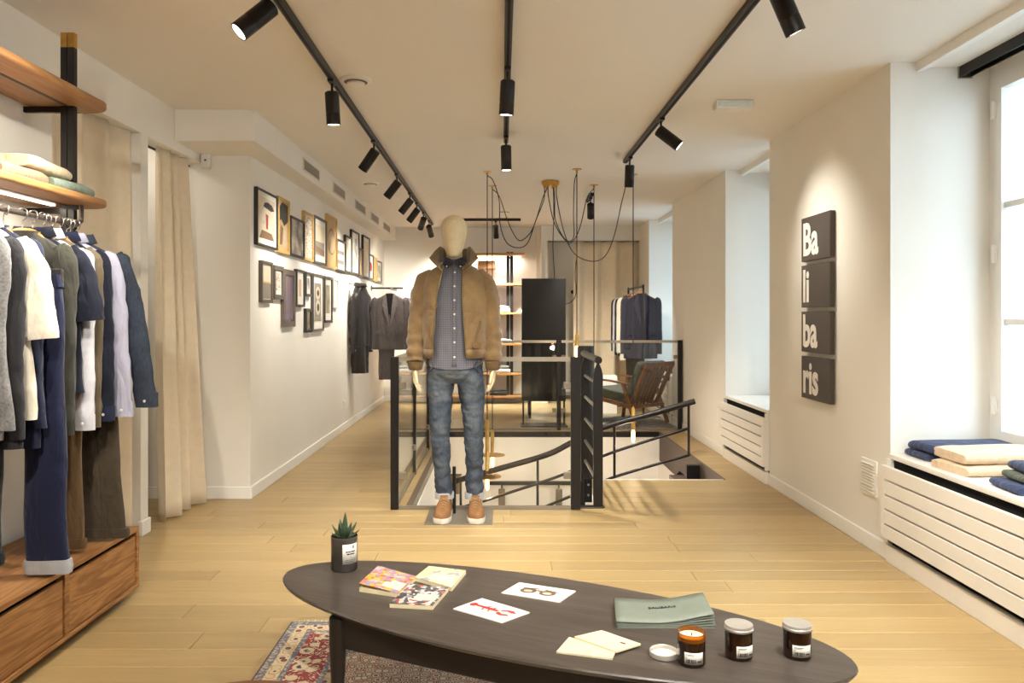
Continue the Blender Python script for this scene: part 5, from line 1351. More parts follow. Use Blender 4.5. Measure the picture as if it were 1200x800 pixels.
# ---- garment fronts: lapels, buttons and pockets
def suit_front(o, mat, t, length, top, ws, shirt=None, drop=0.085):
    zsh = top - 0.012 - drop
    zb = zsh - 0.33
    y = -t - 0.010
    if shirt: MB().add([(-0.045, y + 0.004, top + 0.0), (0.045, y + 0.004, top + 0.0), (0.0, y + 0.002, zb)], [(0, 1, 2)]).build('shirt_front', shirt, o, local=True, solid=0.002)
    for sd in (-1, 1):
        q = [(sd * 0.05, y + 0.012, top + 0.01), (sd * 0.085, y + 0.004, zsh + 0.02), (sd * 0.098, y, zsh - 0.06), (sd * 0.075, y - 0.001, zsh - 0.085), (sd * 0.078, y - 0.002, zsh - 0.11), (sd * 0.004, y - 0.002, zb), (sd * 0.03, y + 0.002, zsh - 0.06)]
        MB().add(q, [(0, 1, 2, 6), (6, 2, 3), (6, 3, 4, 5)]).build('lapel', fabric('lapel_grey', (122, 113, 110)) if mat == 'suit_grey' else fabric('lapel_navy', (56, 52, 62)), o, local=True, solid=0.005)
        MB().box(sd * 0.125 - 0.045, sd * 0.125 + 0.045, y - 0.004, y + 0.010, zb - 0.09, zb - 0.045).build('pocket_flap', mat, o, local=True, bevel=0.002, seg=1)
    MB().box(-0.003, 0.003, y - 0.001, y + 0.012, top - length + 0.03, zb).build('front_edge', 'black_cloth', o, local=True)
    for z in (zb - 0.01, zb - 0.10):
        MB().lathe([(0.010, 0), (0.008, 0.003)], n=12).tf(Matrix.Translation((0.012, y, z)) @ Matrix.Rotation(R(90), 4, 'X')).build('button', 'black_cloth', o, local=True)

# ---- wall arm with the grey suit
wa = thing('wall_rail', 'dark steel wall arm with a short rail holding the grey suit', 'clothes rail', (XP, 10.0, 1.6))
MB().tube([(XP, 10.12, 1.615), (-1.30, 10.12, 1.615)], 0.012, 10).build('arm', 'rail_metal', wa, smooth=True)
MB().tube([(-1.433, 9.78, 1.60), (-1.433, 10.45, 1.60)], 0.011, 10).build('rail', 'rail_metal', wa, smooth=True)
MB().lathe([(0.035, 0), (0.035, 0.008)], n=20).tf(Matrix.Translation((XP, 10.12, 1.615)) @ Matrix.Rotation(R(90), 4, 'Y')).build('wall_plate', 'rail_metal', wa)
pS = Vector((-1.433, 9.88, 1.611))
hanger('wooden hanger of the grey suit on the wall rail', pS, 0, 0.19, 'hangers on the wall rail')
o = garment('suit_jacket', 'grey suit jacket facing the room on the wall rail', 'jacket', pS, 'suit_grey', length=0.70, ws=0.215, wh=0.205, t=0.06, sleeve=0.62, sl_out=0.0, sl_r=0.058, seed=31, wr=0.004, top=-0.075)
suit_front(o, 'suit_grey', 0.06, 0.70, -0.075, 0.215, 'black_cloth')
trousers('grey suit trousers hanging below the suit jacket', pS + Vector((0, 0.015, 0)), 'suit_grey', 0.98, top=-0.20, w0=0.15, w1=0.098, t=0.03, xo=-0.055, seed=32)
pS2 = Vector((-1.433, 10.03, 1.611))
hanger('wooden hanger of the white shirt behind the grey suit', pS2, 0, 0.19, 'hangers on the wall rail')
garment('hanging_shirt', 'white shirt hanging behind the grey suit on the wall rail', 'shirt', pS2, 'white_shirt', length=0.70, ws=0.21, wh=0.2, t=0.04, sleeve=0.6, sl_out=0.02, seed=33, collar='white_shirt', top=-0.075)
pS3 = Vector((-1.433, 10.16, 1.611))
hanger('wooden hanger of the dark jacket at the back of the wall rail', pS3, 0, 0.19, 'hangers on the wall rail')
garment('hanging_jacket', 'dark navy jacket at the back of the wall rail', 'jacket', pS3, 'navy_dark', length=0.72, ws=0.215, wh=0.21, t=0.045, sleeve=0.62, sl_out=0.02, seed=34, top=-0.075)

# ---- leather coat on a hook
pk = atX(411, 334, XP + 0.02)
ck = thing('wall_coat_hook', 'small steel coat hook on the left wall above the leather coat', 'hook', pk)
MB().tube([(XP, pk.y, pk.z + 0.02), (XP + 0.05, pk.y, pk.z + 0.01), (XP + 0.07, pk.y, pk.z + 0.03)], 0.007, 8).build('prong', 'steel', ck, smooth=True)
MB().box(XP, XP + 0.006, pk.y - 0.015, pk.y + 0.015, pk.z - 0.02, pk.z + 0.06).build('plate', 'steel', ck, bevel=0.002, seg=1)
cp = Vector((XP + 0.125, pk.y + 0.02, pk.z + 0.03))
co_ = garment('leather_coat', 'black leather coat hanging on a hook under the picture frames', 'coat', cp, 'leather', yaw=R(58), length=0.98, ws=0.115, wh=0.10, t=0.062, sleeve=0.62, sl_out=0.06, sl_r=0.05, drop=0.12, neck=0.05, top=-0.03, collar='leather', cuff='leather', seed=41, wr=0.022)
MB().tube(crv([(-0.09, -0.045, -0.72), (0, -0.068, -0.70), (0.09, -0.045, -0.72)], 6), 0.014, 8, flat=0.4).build('belt', 'leather', co_, smooth=True, local=True)

# ---- free-standing rack with jackets at the right rear
XK = 1.745
rk = thing('garment_rack', 'black looped garment rack by the far window', 'garment rack', (XK, 10.0, 0))
MB().tube(crv([(XK, 9.46, 0.0), (XK, 9.46, 0.8), (XK, 9.46, 1.56), (XK, 9.48, 1.60), (XK, 9.52, 1.612), (XK, 10.0, 1.612), (XK, 10.5, 1.612), (XK, 10.56, 1.60), (XK, 10.58, 1.56), (XK, 10.58, 0.8), (XK, 10.58, 0.0)], 4), 0.0135, 10).build('loop', 'rail_metal', rk, smooth=True)
for y in (9.46, 10.58): MB().box(XK - 0.2, XK + 0.2, y - 0.018, y + 0.018, 0, 0.012).build('foot', 'rail_metal', rk)
items = [(9.62, 'suit_navy', 'dark navy suit jacket at the front of the rear rack', 'jacket', 0.80), (9.95, 'cream_cloth', 'cream shirt jacket behind the navy suit jacket on the rear rack', 'shirt', 0.84), (10.12, 'black_cloth', 'black jacket in the middle of the rear rack', 'jacket', 0.80), (10.28, 'white_shirt', 'white shirt second from the back of the rear rack', 'shirt', 0.78), (10.44, 'navy_dark', 'dark navy jacket at the back of the rear rack', 'jacket', 0.80)]
for k, (y, mm_, lab, cat, ln) in enumerate(items):
    p = Vector((XK, y, 1.6255))
    hanger('wooden hanger of the ' + lab.replace(' of the rear rack', '').replace(' on the rear rack', '').replace(' at the front', '').replace(' at the back', '').replace(' in the middle', '').replace(' second from the back', ''), p, 0, 0.19, 'hangers on the rear rack', hook_h=0.085)
    o = garment('rack_' + cat, lab, cat, p, mm_, length=ln, ws=0.215, wh=0.21, t=0.05, sleeve=0.66, sl_out=0.02, sl_r=0.062, seed=50 + k, wr=0.004, top=-0.095, group='clothes on the rear rack')
    if k == 0: suit_front(o, mm_, 0.05, ln, -0.095, 0.215, None)
trousers('dark brown trousers hanging under the navy jacket on the rear rack', Vector((XK, 9.78, 1.6255)), 'khaki_dark', 1.25, top=-0.12, w0=0.14, w1=0.11, t=0.02, xo=-0.05, seed=56)

# ---- armchair (local: sits facing +x)
ac = thing('wooden_armchair', 'wooden armchair with slatted back and grey-green cushions behind the stairwell', 'armchair', (1.46, 9.02, 0.009), rz=R(132))
ac.scale = (0.94, 0.94, 0.88)
for sy in (-0.31, 0.31):
    MB().beam((0.30, sy, 0.0), (0.22, sy, 0.56), 0.032, 0.042, up=(1, 0, 0)).build('front_leg', 'teak', ac, local=True, bevel=0.006)
    MB().beam((-0.40, sy, 0.0), (-0.20, sy, 0.545), 0.032, 0.045, up=(1, 0, 0)).build('back_leg', 'teak', ac, local=True, bevel=0.006)
    MB().loft([[Vector((x, sy + w * q, z + h)) for q, h in ((-1, 0), (1, 0), (1, 0.022), (-1, 0.022))] for x, w, z in ((0.36, 0.022, 0.555), (0.30, 0.032, 0.565), (0.0, 0.030, 0.555), (-0.25, 0.024, 0.53), (-0.32, 0.016, 0.52))]).build('armrest', 'teak', ac, local=True, bevel=0.006)
    MB().beam((0.28, sy * 0.92, 0.33), (-0.36, sy * 0.92, 0.235), 0.03, 0.05).build('side_rail', 'teak', ac, local=True, bevel=0.004)
    MB().beam((-0.26, sy * 0.86, 0.24), (-0.52, sy * 0.86, 0.80), 0.03, 0.035, up=(1, 0, 0)).build('back_stile', 'teak', ac, local=True, bevel=0.005)
MB().beam((0.28, -0.29, 0.335), (0.28, 0.29, 0.335), 0.05, 0.045).build('front_rail', 'teak', ac, local=True, bevel=0.004)
MB().beam((-0.33, -0.29, 0.245), (-0.33, 0.29, 0.245), 0.04, 0.04).build('rear_rail', 'teak', ac, local=True, bevel=0.004)
MB().beam((-0.515, -0.29, 0.79), (-0.515, 0.29, 0.79), 0.03, 0.06).build('top_rail', 'teak', ac, local=True, bevel=0.006)
for k in range(7):
    y = -0.21 + k * 0.07
    MB().beam((-0.275, y, 0.26), (-0.51, y, 0.77), 0.026, 0.014, up=(1, 0, 0)).build('back_slat', 'teak', ac, local=True, bevel=0.003, seg=1)
s = MB().box(-0.25, 0.32, -0.27, 0.27, -0.06, 0.06).tf(Matrix.Translation((0.0, 0, 0.365)) @ Matrix.Rotation(R(-8), 4, 'Y')).build('seat_cushion', 'cushion_green', ac, local=True, bevel=0.04, seg=4, smooth=True)
s = MB().box(-0.05, 0.05, -0.26, 0.26, -0.24, 0.24).tf(Matrix.Translation((-0.315, 0, 0.60)) @ Matrix.Rotation(R(-24), 4, 'Y')).build('back_cushion', 'cushion_green', ac, local=True, bevel=0.035, seg=4, smooth=True)
# small rug below the chair, cushions and a white box in the far window recess
rg = thing('grey_rug', 'small grey patterned rug under the wooden armchair', 'rug', (1.4, 9.0, 0))
MB().box(0.95, 1.93, 8.55, 9.6, 0, 0.008).build('pile', M('rug_grey', (150, 142, 132), 0.95, col2=(96, 96, 104), nscale=24), rg)
for k, (y, z, lab) in enumerate(((9.3, 0.55, 'dark cushion on the far window sill'), (9.75, 0.55, 'black folded throw at the back of the far window sill'))):
    c = thing('sill_cushion', lab, 'cushion', (2.22, y, z))
    MB().box(2.03, 2.40, y - 0.17, y + 0.17, z + 0.001, z + 0.11).build('cover', 'suit_grey' if k == 0 else 'black_cloth', c, bevel=0.045, seg=4, smooth=True)
wbx = thing('white_box', 'white box standing on the floor behind the armchair', 'box', (1.37, 9.9, 0))
MB().box(1.27, 1.47, 9.8, 10.0, 0, 0.48).build('carton', 'white_lacquer', wbx, bevel=0.004)
MB().box(1.265, 1.475, 9.795, 10.005, 0.42, 0.485).build('lid', 'trim_white', wbx, bevel=0.004)

# ================================================================== OVAL TABLE
ZTB = 0.36
TC = Vector((0.08, 2.32, 0)); TA = R(-25.0)
tb = thing('oval_table', 'low black-stained oval wooden table in the foreground', 'table', TC)
TM = Matrix.Translation(TC) @ Matrix.Rotation(TA, 4, 'Z')
def tell(a, b, z, n=72): return [TM @ Vector((a * math.cos(2 * PI * k / n), b * math.sin(2 * PI * k / n), z)) for k in range(n)]
def tlocal(mb, name, mat, **kw):
    """board whose grain follows the table axis: object rotated with the table"""
    o = mb.build(name, mat, tb, local=True, **kw); o.rotation_euler = (0, 0, TA); return o
def el2(a, b, z, n=72): return [Vector((a * math.cos(2 * PI * k / n), b * math.sin(2 * PI * k / n), z)) for k in range(n)]
tlocal(MB().loft([el2(0.880, 0.290, ZTB - 0.024), el2(0.898, 0.308, ZTB - 0.014), el2(0.905, 0.315, ZTB - 0.004), el2(0.902, 0.312, ZTB)]), 'top', 'black_oak', smooth=True, angle=30)
M('table_black', (34, 29, 26), 0.45)
for sx in (-1, 1):
    for sy in (-1, 1):
        lg = MB().lathe([(0.011, 0.008), (0.014, 0.012), (0.026, 0.26), (0.0255, ZTB - 0.024)], n=20)
        lg.tf(Matrix.Translation((sx * 0.53, sy * 0.232, 0)))
        tlocal(lg, 'leg', 'table_black', smooth=True)
for sy in (-1, 1): tlocal(MB().box(-0.51, 0.51, sy * 0.228 - 0.011, sy * 0.228 + 0.011, ZTB - 0.115, ZTB - 0.024), 'apron', 'table_black', bevel=0.002, seg=1)
for sx in (-1, 1): tlocal(MB().box(sx * 0.528 - 0.011, sx * 0.528 + 0.011, -0.215, 0.215, ZTB - 0.115, ZTB - 0.024), 'apron', 'table_black', bevel=0.002, seg=1)

# ---- Persian rug
m, nt, b = new_mat('persian')
co = coord(nt, 'Object'); sp = nt.nodes.new('ShaderNodeSeparateXYZ'); nt.links.new(co, sp.inputs[0])
RX, RY = 0.78, 1.1
dx = math_n(nt, 'SUBTRACT', RX, math_n(nt, 'ABSOLUTE', sp.outputs[0])); dy = math_n(nt, 'SUBTRACT', RY, math_n(nt, 'ABSOLUTE', sp.outputs[1]))
dd = math_n(nt, 'MINIMUM', dx, dy)
def vor(scale, feat='F1', loc=(0, 0, 0)):
    v = nt.nodes.new('ShaderNodeTexVoronoi'); v.feature = feat; v.inputs['Scale'].default_value = scale
    v.inputs['Randomness'].default_value = 0.55
    nt.links.new(coord(nt, 'Object', loc=loc), v.inputs['Vector']); return v.outputs['Distance']
v1 = vor(15); v2 = vor(26, loc=(3, 1, 0)); wv_ = noise(nt, coord(nt, 'Object'), 26, 1, 0.4, 3.0)
red = ramp(nt, v1, [(0.0, (60, 50, 66)), (0.16, (60, 50, 66)), (0.2, (226, 206, 170)), (0.36, (222, 200, 160)), (0.42, (150, 34, 26)), (1.0, (160, 40, 30))], 'CONSTANT')
red = mixc(nt, ramp(nt, wv_, [(0.0, (0, 0, 0)), (0.58, (255, 255, 255))], 'CONSTANT'), red, lin((228, 208, 176)))
cream = ramp(nt, v2, [(0.0, (150, 60, 44)), (0.14, (150, 60, 44)), (0.2, (44, 40, 52)), (0.3, (222, 200, 160)), (0.55, (196, 150, 84)), (0.62, (226, 206, 170))], 'CONSTANT')
field = ramp(nt, vor(30, loc=(5, 2, 0)), [(0.0, (230, 212, 184)), (0.16, (160, 74, 62)), (0.27, (232, 214, 186)), (0.42, (92, 78, 84)), (0.5, (214, 186, 156)), (0.62, (140, 60, 52)), (0.72, (222, 200, 168))], 'CONSTANT')
grey = ramp(nt, noise(nt, co, 70, 2), [(0.42, (112, 108, 118)), (0.55, (186, 172, 152))], 'CONSTANT')
def band(lo, c_in, c_out): return mixc(nt, math_n(nt, 'GREATER_THAN', dd, lo), c_out, c_in)
med = nt.nodes.new('ShaderNodeVectorMath'); med.operation = 'LENGTH'; nt.links.new(coord(nt, 'Object', (1.6, 1.0, 0)), med.inputs[0])
fld = mixc(nt, math_n(nt, 'LESS_THAN', med.outputs['Value'], 0.48), field, cream)
c = band(0.29, fld, grey); c = mixc(nt, math_n(nt, 'LESS_THAN', dd, 0.275), c, cream); c = mixc(nt, math_n(nt, 'LESS_THAN', dd, 0.245), c, grey)
c = mixc(nt, math_n(nt, 'LESS_THAN', dd, 0.225), c, red); c = mixc(nt, math_n(nt, 'LESS_THAN', dd, 0.105), c, grey); c = mixc(nt, math_n(nt, 'LESS_THAN', dd, 0.085), c, cream)
c = mixc(nt, math_n(nt, 'LESS_THAN', dd, 0.035), c, grey); c = mixc(nt, math_n(nt, 'LESS_THAN', dd, 0.006), c, lin((70, 58, 56)))
nt.links.new(c, b.inputs['Base Color']); b.inputs['Roughness'].default_value = 0.95; b.inputs['Sheen Weight'].default_value = 0.2
bump(nt, b, noise(nt, co, 500, 2), 0.4, 0.003)
RCX, RCY = -0.855 + RX, 3.12 - RY
pr = thing('persian_rug', 'red and cream Persian rug under the black oval table', 'rug', (RCX, RCY, 0))
MB().box(RCX - RX, RCX + RX, RCY - RY, RCY + RY, 0.0, 0.008).build('pile', 'persian', pr)
M('fringe', (222, 208, 180), 0.9)
for yy, s in ((RCY + RY, 1), (RCY - RY, -1)):
    f = MB()
    for i in range(170):
        x = RCX - RX + (i + 0.5) * 2 * RX / 170
        f.beam((x, yy, 0.003), (x + random.uniform(-0.004, 0.004), yy + s * random.uniform(0.02, 0.032), 0.002), 0.004, 0.003)
    fo = f.build('fringe', 'fringe', pr); fo['kind'] = 'stuff'

# ---- stool whose rim just enters at the bottom edge
so = thing('round_stool', 'round wooden stool with dark seat at the bottom edge of the picture', 'stool', (-0.53, 1.49, 0))
MB().lathe([(0.17, 0.420), (0.198, 0.425), (0.200, 0.445), (0.196, 0.452), (0.18, 0.452)], (-0.53, 1.488, 0), 40).build('rim', 'teak', so, smooth=True)
MB().lathe([(0.178, 0.43), (0.180, 0.449), (0.0, 0.452)], (-0.53, 1.488, 0), 40, caps=False).build('seat', fabric('plum_cloth', (82, 62, 66)), so, smooth=True)
for k in range(4):
    a = PI / 4 + k * PI / 2
    MB().tube([(-0.53 + 0.13 * math.cos(a), 1.488 + 0.13 * math.sin(a), 0.42), (-0.53 + 0.17 * math.cos(a), 1.488 + 0.17 * math.sin(a), 0.009)], [0.016, 0.011], 12).build('leg', 'teak', so, smooth=True)

# ================================================================== THINGS ON THE TABLE
T = ZTB
# ---- potted succulent
p = atZ(403.5, 666.5, T)
pt = thing('potted_succulent', 'small spiky succulent in a dark labelled glass tumbler on the table', 'potted plant', p)
M('smoked_glass', (78, 72, 66), 0.14, col2=(60, 55, 52), nscale=9, spec=0.6); M('soil', (58, 44, 34), 0.95, bs=120, bstr=0.8)
MB().lathe([(0.043, 0.0), (0.046, 0.004), (0.0465, 0.118), (0.0445, 0.119), (0.0435, 0.108), (0.043, 0.105)], p, 36).build('tumbler', 'smoked_glass', pt, smooth=True)
MB().lathe([(0.0, 0.107), (0.043, 0.106)], p, 30, caps=False).build('soil', 'soil', pt)
M('succulent', (44, 60, 42), 0.5, col2=(64, 82, 58), nscale=60)
random.seed(11)
lv = [(0, 0.080, 8), (40, 0.060, 30), (160, 0.062, 32), (250, 0.058, 28), (100, 0.058, 42), (205, 0.055, 48), (310, 0.060, 46), (345, 0.058, 55), (60, 0.05, 60), (135, 0.05, 62), (275, 0.052, 62), (180, 0.045, 70)]
for a, ln, til in lv:
    ln *= 1.12; til = til * 1.08
    q = MB(); rings = []
    for i in range(9):
        f = i / 8
        w = 0.0115 * (math.sin(PI * (0.18 + 0.82 * f)) ** 0.8) * (1 - f * 0.25) if f < 0.99 else 0.0008
        zc = ln * f; bend = 0.012 * f * f
        rings.append([Vector((w * math.cos(t), w * 0.45 * math.sin(t) - bend * (1 if til > 20 else 0.2), zc)) for t in [2 * PI * k / 10 for k in range(10)]])
    q.loft(rings)
    q.tf(Matrix.Translation(p + Vector((0, 0, 0.106))) @ Matrix.Rotation(R(a), 4, 'Z') @ Matrix.Translation((0, 0.006, 0)) @ Matrix.Rotation(R(-til), 4, 'X'))
    q.build('leaf', 'succulent', pt, smooth=True)
def curved_label(par, c, r, a0, a1, z0, z1, mat='label_white', n=10):
    rg = [[c + Vector((r * math.cos(a0 + (a1 - a0) * k / n), r * math.sin(a0 + (a1 - a0) * k / n), z)) for k in range(n + 1)] for z in (z0, z1)]
    return MB().loft(rg, False, False).build('label', mat, par, smooth=True, solid=0.0006)
M('label_white', (228, 222, 212), 0.7); M('print_black', (40, 38, 38), 0.7)
lb = curved_label(pt, p, 0.0472, R(-86), R(-14), 0.030, 0.098)
def marks(par, c, r, rows):
    """small printed strokes on a curved label: (a0, a1, z0, z1) in degrees / metres"""
    for a0, a1, z0, z1 in rows:
        rg = [[c + Vector((r * math.cos(R(a0 + (a1 - a0) * k / 4)), r * math.sin(R(a0 + (a1 - a0) * k / 4)), z)) for k in range(5)] for z in (z0, z1)]
        MB().loft(rg, False, False).build('print', 'print_black', par)
marks(lb, p, 0.0478, [(-49, -47, 0.085, 0.092), (-42, -36, 0.082, 0.093), (-72, -64, 0.070, 0.0745), (-62, -52, 0.070, 0.0745), (-50, -30, 0.070, 0.0745), (-68, -56, 0.062, 0.0665), (-54, -32, 0.062, 0.0665), (-52, -46, 0.052, 0.0535), (-74, -62, 0.043, 0.0445), (-60, -28, 0.043, 0.0440), (-74, -40, 0.038, 0.0388)])

# ---- notebooks and cards from their corner points
def corners(px, z): return [atZ(x, y, z) for x, y in px]
def slab(px, z0, h, name, mat, par, bevel=0.0005, ref=None):
    c = corners(px, ref if ref is not None else z0 + h)
    return MB().loft([[Vector((p.x, p.y, z0)) for p in c], [Vector((p.x, p.y, z0 + h)) for p in c]]).build(name, mat, par)
def inset(px, z, u0, u1, v0, v1):
    c = corners(px, z)
    def pt_(u, v): return (c[0] * (1 - u) + c[1] * u) * (1 - v) + (c[3] * (1 - u) + c[2] * u) * v
    return [pt_(u0, v0), pt_(u1, v0), pt_(u1, v1), pt_(u0, v1)]
def patch(pts, z, name, mat, par, h=0.0006):
    return MB().loft([[Vector((p.x, p.y, z)) for p in pts], [Vector((p.x, p.y, z + h)) for p in pts]]).build(name, mat, par)
M('pages', (232, 216, 176), 0.8)
def cover_mat(name, stops, scale):
    m, nt, b = new_mat(name)
    v = nt.nodes.new('ShaderNodeTexVoronoi'); v.inputs['Scale'].default_value = scale; v.inputs['Randomness'].default_value = 0.9
    nt.links.new(coord(nt, 'Object'), v.inputs['Vector'])
    s_ = nt.nodes.new('ShaderNodeSeparateColor'); nt.links.new(v.outputs['Color'], s_.inputs[0])
    nt.links.new(ramp(nt, s_.outputs[0], stops, 'CONSTANT'), b.inputs['Base Color']); b.inputs['Roughness'].default_value = 0.45
cover_mat('cover_bright', [(0.0, (226, 178, 60)), (0.25, (168, 150, 180)), (0.45, (222, 108, 60)), (0.6, (210, 120, 140)), (0.75, (236, 196, 96)), (0.9, (190, 186, 190))], 62)
cover_mat('cover_pale', [(0.0, (222, 208, 164)), (0.3, (232, 220, 184)), (0.55, (190, 186, 184)), (0.7, (226, 206, 150)), (0.85, (170, 168, 172))], 48)
cover_mat('cover_mono', [(0.0, (92, 88, 88)), (0.3, (206, 200, 192)), (0.45, (70, 66, 68)), (0.6, (190, 84, 76)), (0.72, (150, 146, 146)), (0.88, (220, 212, 204))], 70)
def notebook(px, label, cov, h=0.016, lift=0.0, lab=(0.5, 0.95, 0.55, 0.85), base=None):
    z = T + 0.0005
    c = corners(px, z + h)
    ctr = sum(c, Vector()) / 4
    nb = thing('notebook', label, 'notebook', (ctr.x, ctr.y, T), 'notebooks on the oval table')
    slab(px, z, h - 0.0015, 'pages', 'pages', nb, ref=z + h)
    if lift:
        # front cover raised along the far-left edge like a half-open book
        c2 = [p.copy() for p in c]
        top = [Vector((c2[0].x, c2[0].y, z + h + lift * 0.35)), Vector((c2[1].x, c2[1].y, z + h)), Vector((c2[2].x, c2[2].y, z + h)), Vector((c2[3].x, c2[3].y, z + h + lift))]
        cv = MB().loft([[p - Vector((0, 0, 0.001)) for p in top], top]).build('cover', cov, nb)
        def pt_(u, v): return (top[0] * (1 - u) + top[1] * u) * (1 - v) + (top[3] * (1 - u) + top[2] * u) * v
        u0, u1, v0, v1 = lab
        q = [pt_(u0, v0), pt_(u1, v0), pt_(u1, v1), pt_(u0, v1)]
        MB().loft([[p + Vector((0, 0, 0.0004)) for p in q], [p + Vector((0, 0, 0.001)) for p in q]]).build('title_patch', 'paper_cream', cv)
    else:
        cv = slab(px, z + h - 0.0015, 0.0015, 'cover', cov, nb, ref=z + h)
        tp = patch(inset(px, z + h, *lab), z + h, 'title_patch', 'paper_cream', cv)
    return nb
notebook([(443.2, 664), (487.5, 675), (467, 694.8), (421, 688)], 'bright yellow and red patterned notebook with its cover lifted', 'cover_bright', 0.014, 0.014, (0.5, 0.97, 0.5, 0.88))
notebook([(502.7, 662.8), (546, 668), (529.5, 688), (486, 676)], 'pale cream patterned notebook, farthest of the three on the table', 'cover_pale', 0.013, 0.0, (0.3, 0.92, 0.52, 0.86))
notebook([(480.5, 684), (525.4, 688), (507, 709), (456.6, 706.5)], 'grey and red patterned notebook, nearest of the three on the table', 'cover_mono', 0.014, 0.0, (0.42, 0.95, 0.45, 0.78))
# ---- two printed cards
M('card_white', (240, 234, 222), 0.6); M('lobster_red', (206, 58, 44), 0.6); M('tortoise', (112, 88, 64), 0.5)
def card(px, label, z=None, h=0.003, mat='card_white', grp='printed cards on the table'):
    z = T + 0.0003 if z is None else z
    c = corners(px, z + h); ctr = sum(c, Vector()) / 4
    o = thing('greeting_card', label, 'card', (ctr.x, ctr.y, z), grp)
    slab(px, z, h, 'sheet', mat, o)
    return o
def poly_on(px, z, par, name, mat, uv):
    c = corners(px, z)
    q = [(c[0] * (1 - u) + c[1] * u) * (1 - v) + (c[3] * (1 - u) + c[2] * u) * v for u, v in uv]
    MB().loft([[Vector((p.x, p.y, z)) for p in q], [Vector((p.x, p.y, z + 0.0005)) for p in q]]).build(name, mat, par)
pc = [(531, 712.7), (565, 700.5), (621, 717), (588, 729)]
c1 = card(pc, 'cream card printed with a red lobster')
z = T + 0.0034
# u runs from the lower-left to the upper edge, v along the long side
def seg(a, b, w):
    d = (b[0] - a[0], b[1] - a[1]); l = math.hypot(*d); n = (-d[1] / l * w, d[0] / l * w)
    return [(a[0] + n[0], a[1] + n[1]), (b[0] + n[0], b[1] + n[1]), (b[0] - n[0], b[1] - n[1]), (a[0] - n[0], a[1] - n[1])]
poly_on(pc, z, c1, 'lobster_body', 'lobster_red', [(0.58, 0.16), (0.60, 0.3), (0.62, 0.5), (0.58, 0.62), (0.50, 0.60), (0.48, 0.45), (0.50, 0.28), (0.50, 0.16)])
poly_on(pc, z, c1, 'lobster_tail', 'lobster_red', [(0.66, 0.08), (0.62, 0.16), (0.46, 0.16), (0.42, 0.09), (0.52, 0.04)])
poly_on(pc, z, c1, 'lobster_claw', 'lobster_red', [(0.62, 0.62), (0.74, 0.70), (0.78, 0.80), (0.68, 0.90), (0.62, 0.84), (0.66, 0.74), (0.58, 0.66)])
poly_on(pc, z, c1, 'lobster_claw', 'lobster_red', [(0.48, 0.62), (0.38, 0.66), (0.34, 0.76), (0.44, 0.88), (0.50, 0.82), (0.44, 0.74), (0.52, 0.66)])
for v in (0.34, 0.46):
    poly_on(pc, z, c1, 'lobster_leg', 'lobster_red', seg((0.52, v), (0.72, v + 0.05), 0.012)); poly_on(pc, z, c1, 'lobster_leg', 'lobster_red', seg((0.5, v), (0.36, v + 0.04), 0.012))
poly_on(pc, z, c1, 'caption', 'ink_pale', [(0.24, 0.4), (0.27, 0.4), (0.27, 0.62), (0.24, 0.62)])
pc = [(587.5, 694), (608.5, 682), (674.5, 692), (655.7, 705)]
c2 = card(pc, 'white card printed with brown sunglasses')
for cv_ in (0.33, 0.66):
    poly_on(pc, z, c2, 'lens', 'tortoise', [(0.47 + 0.20 * math.cos(t), cv_ + 0.135 * math.sin(t)) for t in [2 * PI * k / 18 for k in range(18)]])
    poly_on(pc, z + 0.0006, c2, 'lens_glare', 'ink_pale', [(0.45 + 0.09 * math.cos(t), cv_ + 0.075 * math.sin(t)) for t in [2 * PI * k / 14 for k in range(14)]])
poly_on(pc, z, c2, 'bridge', 'tortoise', [(0.52, 0.45), (0.60, 0.45), (0.60, 0.54), (0.52, 0.54)])
poly_on(pc, z, c2, 'temple', 'tortoise', seg((0.62, 0.20), (0.70, 0.46), 0.03)); poly_on(pc, z, c2, 'temple', 'tortoise', seg((0.62, 0.79), (0.70, 0.56), 0.03))
# ---- cream envelopes
M('envelope', (234, 218, 180), 0.75)
e1 = card([(652, 763), (667, 746), (721.7, 761.5), (717.6, 771)], 'cream envelope lying underneath another on the dark table', T + 0.0003, 0.005, 'envelope', 'cream envelopes on the table')
e1.name = 'cream_envelope'
e2p = [(673, 745.5), (705, 738), (750.8, 753.9), (722.5, 762.8)]
e2 = card(e2p, 'cream envelope with a small dark emblem on top of the other', T + 0.0058, 0.005, 'envelope', 'cream envelopes on the table')
e2.name = 'cream_envelope'
poly_on(e2p, T + 0.0112, e2, 'emblem', 'ink_brown', [(0.60, 0.72), (0.68, 0.72), (0.68, 0.84), (0.60, 0.84)])
